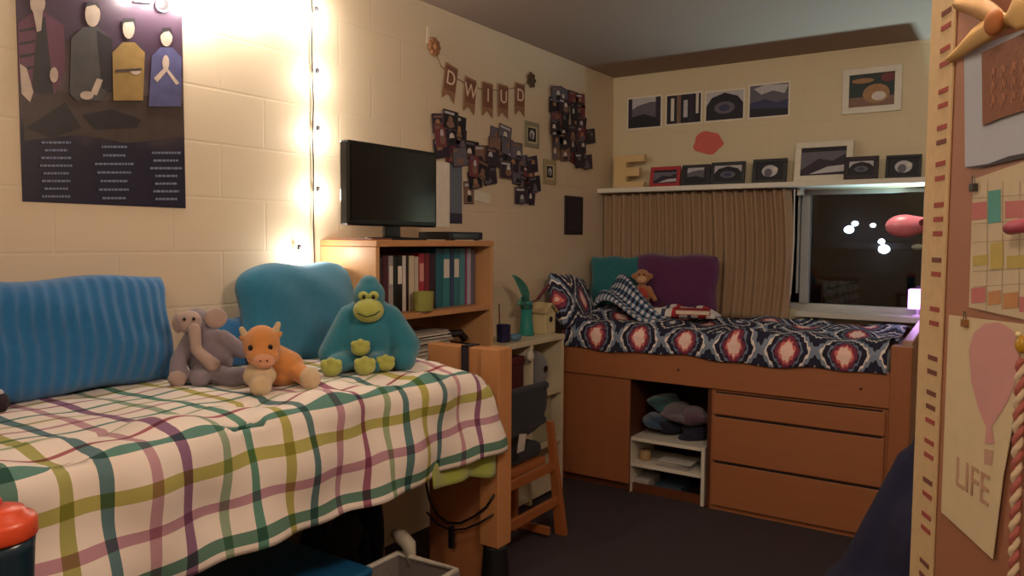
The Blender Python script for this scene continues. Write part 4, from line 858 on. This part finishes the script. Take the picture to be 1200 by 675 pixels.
# bow
q, u, v = dthing('fabric_bow', 'pale yellow fabric bow tied at the top of the wardrobe door', 'bow', (1165, 35), .012)
def P(px, py, o_=0): c = DF.uv(px, py, .012); return (c[0]-u, -o_, c[1]-v)
def ribbon(pts, wds):
    def fn(a, b_):
        n = len(pts)-1; i = min(int(a*n), n-1); f_ = a*n-i; p = Vector(pts[i]).lerp(Vector(pts[i+1]), f_); w_ = wds[i]+(wds[i+1]-wds[i])*f_
        k = b_*2-1; return (p.x+.003*math.sin(a*9), p.y+.01*k*k, p.z+k*w_)
    return fn
MB().grid(ribbon([P(1110, 70, .004), P(1128, 58, .010), P(1148, 44, .016), P(1168, 32, .018), P(1184, 24, .012)], [.006, .012, .017, .019, .010]), 24, 8).grid(ribbon([P(1182, 26, .012), P(1205, 10, .02), P(1235, 0, .004)], [.008, .028, .02]), 20, 8).build('bow_loop', plain('e0b878', .7), q, smooth=True, solid=.002)
MB().grid(ribbon([P(1182, 26, .012), P(1160, 10, .016), P(1120, 5, .006)], [.008, .018, .012]), 18, 8).build('bow_tail', plain('c9a06c', .7), q, smooth=True, solid=.002)
c = P(1183, 26, .02); MB().ell(c, (.014, .012, .018)).build('bow_knot', plain('b87440', .7), q, smooth=True)
# calendar
q, u, v = dthing('wall_calendar', 'pale calendar sheet with pink, teal and cream squares on the wardrobe door', 'calendar', (1170, 290), .003)
MB().prism(dpoly([(1142, 210), (1137, 360), (1200, 374), (1240, 384), (1240, 178), (1200, 190)], u, v, .003), -.002, 0).build('calendar_sheet', plain('d2c2a4', .7, .08, 40), q)
mb = MB()
def dq(x0, y0, x1, y1, mi, k=0): mb.poly(dpoly([(x0, y0), (x1, y0-2), (x1, y1-2), (x0, y1)], u, v, .003), -.0026-.0003*k, mi)
cols = [plain(c_, .7) for c_ in ['c87a7a', '5aa8a0', 'c8a878', 'c89060', 'c4b060', 'a89a80']]
dq(1141, 238, 1158, 258, 0); dq(1160, 224, 1175, 262, 1); dq(1180, 236, 1215, 256, 0); dq(1142, 300, 1160, 312, 4); dq(1163, 285, 1178, 316, 4, 1); dq(1182, 300, 1215, 315, 4); dq(1140, 338, 1157, 356, 0); dq(1160, 342, 1175, 358, 3); dq(1178, 344, 1196, 362, 3, 1); dq(1197, 348, 1225, 366, 0)
for y in (232, 262, 284, 318, 336): mb.poly(dpoly([(1142, y), (1230, y-6), (1230, y-5.2), (1142, y+.8)], u, v, .003), -.0024, 5)
for x in (1159, 1177, 1197, 1218): mb.poly(dpoly([(x, 212), (x+.8, 212), (x-.5, 364), (x-1.3, 364)], u, v, .003), -.0024, 5)
mb.build('calendar_squares', cols, q)
def dpin(px, py, lab, colr, out=.006):
    q, u, v = dthing('binder_clip', lab, 'clip', (px, py), out)
    MB().box(-.006, .006, -.008, 0, -.012, .0).build('clip_body', plain(colr, .4), q, bevel=.001); MB().tube([(-.004, -.004, 0), (-.002, -.005, .012), (.002, -.005, .012), (.004, -.004, 0)], .0009, 6).build('clip_wire', plain('6a6058', .3), q)
dpin(1144, 215, 'small dark clip at the calendar top left corner', '3a3a34')
dpin(1134, 374, 'small orange-brown clip holding the balloon print', '9a6a40')
# balloon print
q, u, v = dthing('balloon_print', 'tall cream print with a pink balloon and faint capital lettering', 'print', (1145, 490), .005)
MB().prism(dpoly([(1113, 369), (1104, 600), (1164, 655), (1176, 560), (1200, 430), (1201, 380)], u, v, .005), -.0015, 0).build('print_sheet', plain('d9c8a4', .7, .06, 30), q)
mb = MB(); bl = [(1137, 410), (1143, 390), (1156, 379), (1174, 378), (1190, 388), (1198, 410), (1195, 440), (1184, 468), (1172, 488), (1163, 500), (1157, 500), (1148, 478), (1140, 448)]
mb.poly(dpoly(bl, u, v, .005), -.0021, 0); mb.poly(dpoly([(1158, 500), (1164, 500), (1167, 520), (1156, 520)], u, v, .005), -.0024, 0); mb.poly(dpoly([(1155, 526), (1166, 528), (1164, 546), (1155, 544)], u, v, .005), -.0021, 1)
mb.build('balloon_picture', [plain('d09a98', .7, .05), plain('c4a08c', .7)], q)
cu_ = DF.uv(1138, 565, .008); text('print_lettering', 'LIFE', .066, plain('c49a80', .7), q, (cu_[0]-u, -.0025, cu_[1]-v), .0004, sx=.95)
cu_ = DF.uv(1138, 597, .008); text('print_lettering', 'IS GOOD', .02, plain('b8ac8c', .7), q, (cu_[0]-u, -.0025, cu_[1]-v), .0004) if False else None
# twisted cord
q = thing('twisted_cord', 'red and cream striped twisted cord hanging beside the balloon print', 'cord', DF.w(0, .012, 0), DA)
cp = []
for i in range(60):
    py = 420+i*(300/59); px = 1197-6*math.sin(i/59*1.6)-4*(i/59); a, b_ = DF.uv(px, py, .012); cp.append((a, b_))
for ph, cc_ in ((0, 'b86a64'), (PI, 'e0cdb0')):
    MB().tube([(a+.0035*math.cos(ph+i*1.1), -.0035*math.sin(ph+i*1.1), b_) for i, (a, b_) in enumerate(cp)], .0042, 7).build('cord_strand', plain(cc_, .8), q, smooth=True)
# marker pen on the calendar edge
q, u, v = dthing('marker_pen', 'pink marker pen with a black tip sticking out over the calendar', 'pen', (1192, 268), .02)
MB().tube([(-.022, -.004, -.001), (-.012, -.004, 0)], [.003, .008], 12).build('pen_tip', plain('1a1018', .4), q, smooth=True); MB().tube([(-.0118, -.004, 0), (.0, -.004, .002), (.07, -.004, .008)], [.0082, .0095, .0095], 14).build('pen_barrel', plain('c05a70', .4), q, smooth=True)
q, u, v = dthing('push_light', 'small yellow bead glinting at the right edge above the cord', 'ornament', (1197, 400), .014)
MB().ell((0, 0, -.004), (.009, .007, .012)).build('bead', plain('c89c30', .3), q, smooth=True); MB().ell((0, -.004, .009), (.004, .004, .004)).build('bead_tip', plain('f4e8b0', .2), q, smooth=True)
# pink clip lamp on the door edge
ph_ = at(1063, 265, 1, 1.56); pl = thing('clip_lamp', 'pink clip-on lamp with rounded head clamped to the wardrobe door edge', 'lamp', tuple(ph_), YAW)
blob('lamp_head', plain('c8788e', .35, .05), pl, [('e', (-.006, 0, 0), (.033, .022, .021)), ('c', (.0, 0, .0), (.03, 0, .003), .021, .014)], .003)
MB().lathe([(.006, 0), (.006, .003)], seg=14).build('lamp_button', plain('5a2438', .4), pl, loc=(.014, -.024, .006), rot=(PI/2, 0, 0))
MB().tube([(.03, 0, .002), (.045, -.004, -.008), (.05, -.008, -.028), (.056, -.01, -.045)], .007, 10).build('lamp_neck', plain('c88a94', .5), pl, smooth=True)
MB().box(.03, .085, -.018, -.004, -.052, -.04).build('clamp', plain('a05060', .5), pl, bevel=.003)
MB().ell((.02, -.002, -.038), (.011, .008, .006)).build('clamp_tip', plain('8a9a94', .4), pl, smooth=True)
# lilac cube lamp on the sill
lp = at(1076, 351, 1, 5.05)
ll = thing('cube_lamp', 'small glowing lilac lamp at the right end of the windowsill', 'lamp', (lp.x, 5.05, WZ0-.001))
MB().lathe([(.03, 0), (.03, .008), (.008, .012), (.008, lp.z-WZ0-.05)], seg=20).build('lamp_base', plain('d8c8e4', .4), ll)
zz = lp.z-WZ0; MB().box(-.05, .05, -.04, .04, zz-.055, zz+.062).build('lamp_shade', emit('dda0ff', 1.8), ll, bevel=.006)
point((lp.x-.0, 4.98, lp.z), .5, (.78, .5, 1), .03)
# cool lamp hidden beside the window
gl = thing('uplight_lamp', 'small white uplight on the windowsill corner hidden behind the wardrobe door', 'lamp', (-.28, 5.05, WZ0-.001))
MB().lathe([(.04, 0), (.042, .01), (.03, .02), (.035, .1), (.05, .13), (.046, .13), (.03, .1), (0, .08)], seg=24).build('lamp_body', M_white, gl)
l = bpy.data.lights.new('uplight', 'SPOT'); l.energy = 75; l.color = (.60, .93, 1); l.spot_size = 1.75; l.spot_blend = .8; l.shadow_soft_size = .02
o = bpy.data.objects.new('uplight', l); C.objects.link(o); o.location = (-.28, 5.05, WZ0+.17); o.rotation_euler = Vector((-.25, -.35, 1)).to_track_quat('-Z', 'Y').to_euler()
# navy heap behind
q = thing('navy_laundry_heap', 'tall navy comforter heap standing between far bed foot and wardrobe door', 'blanket', (-.17, 3.0, 0))
blob('cloth_heap', plush('191a42'), q, [('e', (-.03, 0, .2), (.40, .3, .22)), ('c', (-.3, -.05, .2), (-.12, 0, .72), .1, .07), ('e', (.02, 0, .45), (.25, .25, .28)), ('e', (.06, .0, .75), (.2, .2, .3)), ('c', (-.25, -.1, .1), (-.05, -.02, .8), .10, .06), ('c', (-.05, -.2, .1), (.02, -.1, .8), .10, .06), ('c', (.1, -.2, .1), (.08, -.1, .9), .1, .07)], .015)
